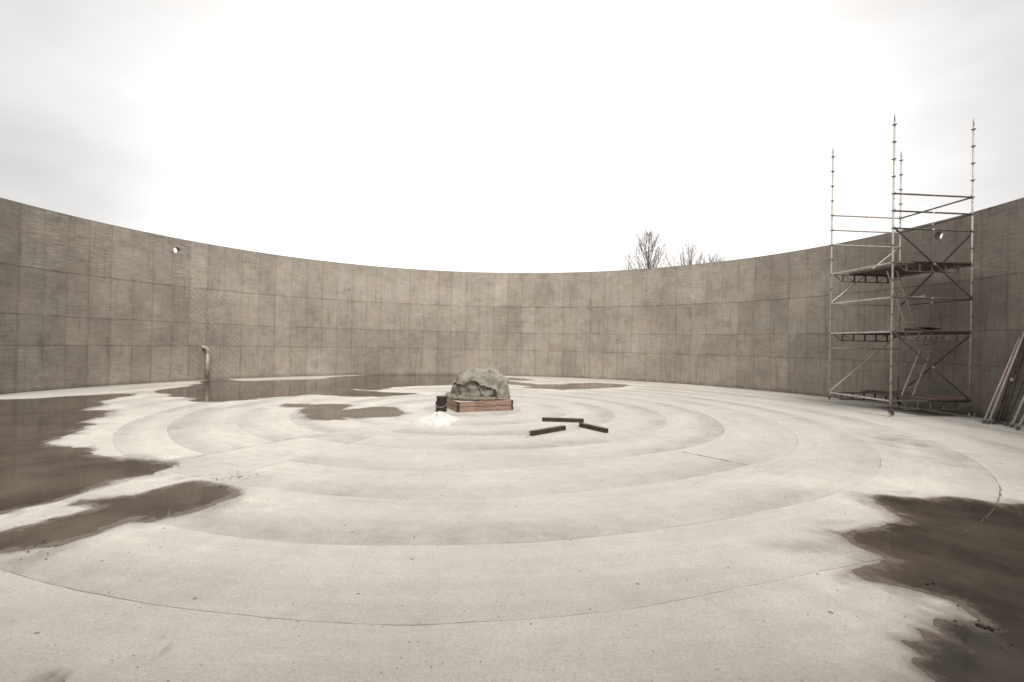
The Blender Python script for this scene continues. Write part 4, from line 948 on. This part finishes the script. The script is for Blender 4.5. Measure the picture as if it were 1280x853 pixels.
def debris(x, y, r, n, label, cat='debris', m=M_STONE):
    bm = bmesh.new()
    for _ in range(n): stone_bm(bm, Vector((random.gauss(0, r * .8), random.gauss(0, r * .5), r * .35)), r * random.uniform(.4, .9), 2)
    o = from_bm('debris_clod', bm, m); o.location = (x, y, .004); tag(o, label, cat, 'small clods on the floor')
debris(3.27, 3.29, .022, 6, 'dark clod lying in the puddle at the lower right', m=M_RUBBER)
debris(3.43, 3.92, .018, 4, 'flat dark scrap near the edge of the right puddle', m=M_RUBBER)
debris(5.3, 4.75, .016, 3, 'small dark crumb farther into the right puddle', m=M_RUBBER)
debris(7.7, 6.9, .035, 4, 'dark lump on dry floor below the leaning tubes', m=M_RUBBER)

# ------------------------------------------------------------------ bare trees beyond the wall
def tree(name, x, y, z0, h, hw, seed, label, form='oval', n1=46, tr=.16, group='bare trees beyond the wall'):
    """trunk plus limbs aimed at points of the crown's outline, each forking into finer twigs"""
    R = random.Random(seed); E0 = empty(name, (x, y, -.08)); tag(E0, label, 'tree', group)
    bt = bmesh.new(); k = 12; top = h * (.98 if form == 'oval' else .62)
    pts = [Vector((R.gauss(0, .05) if i else 0, R.gauss(0, .05) if i else 0, top * i / k)) for i in range(k + 1)]
    path_tube(bt, pts, [tr * (1 - (.9 if form == 'oval' else .5) * i / k) + .012 for i in range(k + 1)], 7); from_bm('trunk', bt, M_BARK, E0, True)
    bb = bmesh.new()
    def grow(p, d, ln, r, lv):
        seg = 5; q = p.copy(); ps = [q.copy()]; dd = d.copy()
        for i in range(seg):
            dd = (dd + Vector((R.gauss(0, .10), R.gauss(0, .10), R.gauss(0, .06) + .06))).normalized(); q = q + dd * (ln / seg); ps.append(q.copy())
        path_tube(bb, ps, [max(r * (1 - .65 * i / seg), .005) for i in range(seg + 1)], 3, cap=False)
        if lv >= 3: return
        m = (0, 6, 4)[lv]
        for i in range(m):
            f = .25 + .72 * (i + R.random()) / m; a = ps[min(int(f * seg), seg - 1)].lerp(ps[min(int(f * seg) + 1, seg)], f * seg % 1)
            az = R.uniform(0, 2 * pi); side = dd.orthogonal().normalized(); side.rotate(Matrix.Rotation(az, 3, dd))
            grow(a, (dd + side * R.uniform(.35, .75)).normalized(), ln * R.uniform(.28, .5) * (1.15 - f * .5), r * .45, lv + 1)
    for i in range(n1):
        u = (i + R.random() * .8) / n1; az = i * 2.4 + R.gauss(0, .3)
        if form == 'oval':
            za = z0 + (h - z0) * u * .93; w_ = hw * (sin(pi * min(1, .30 + .68 * u)) ** .8); el = rad(R.uniform(48, 66)); ln = max(.5, w_ / cos(el) * R.uniform(.7, 1.05)); ln = min(ln, (h * 1.0 - za) / sin(el) * 1.02 + .25)
            a = Vector((0, 0, za))
        else:
            za = top * R.uniform(.72, 1.0); el = rad(R.uniform(28, 88)); tgt = Vector((cos(az) * cos(el) * hw, sin(az) * cos(el) * hw, (h - top * .8) * sin(el) + top * .8)) ; a = Vector((0, 0, za)); ln = (tgt - a).length * R.uniform(.8, 1.0)
            d = (tgt - a).normalized(); grow(a, d, ln, tr * .30, 1); continue
        grow(a, Vector((cos(az) * cos(el), sin(az) * cos(el), sin(el))), ln, tr * .30 * (1 - u * .6), 1)
    from_bm('crown', bb, M_BARK, E0)
tree('bare_tree', 15.49, 55, 5.5, 15.5, 2.3, 3, 'tallest bare tree with an oval crown above the far wall', 'oval', 74, .19)
tree('bare_tree', 13.2, 55, 5.5, 12.7, 1.3, 8, 'small narrow bare tree left of the tallest one', 'oval', 40, .11)
tree('bare_tree', 20.3, 55, 5, 14.0, 6.4, 14, 'wide bare tree with fanned branches right of the tallest one', 'fan', 34, .12)
tree('bare_tree', 23.4, 56, 5, 13.4, 4.2, 21, 'faint low bare tree, rightmost above the far wall', 'fan', 34, .11)
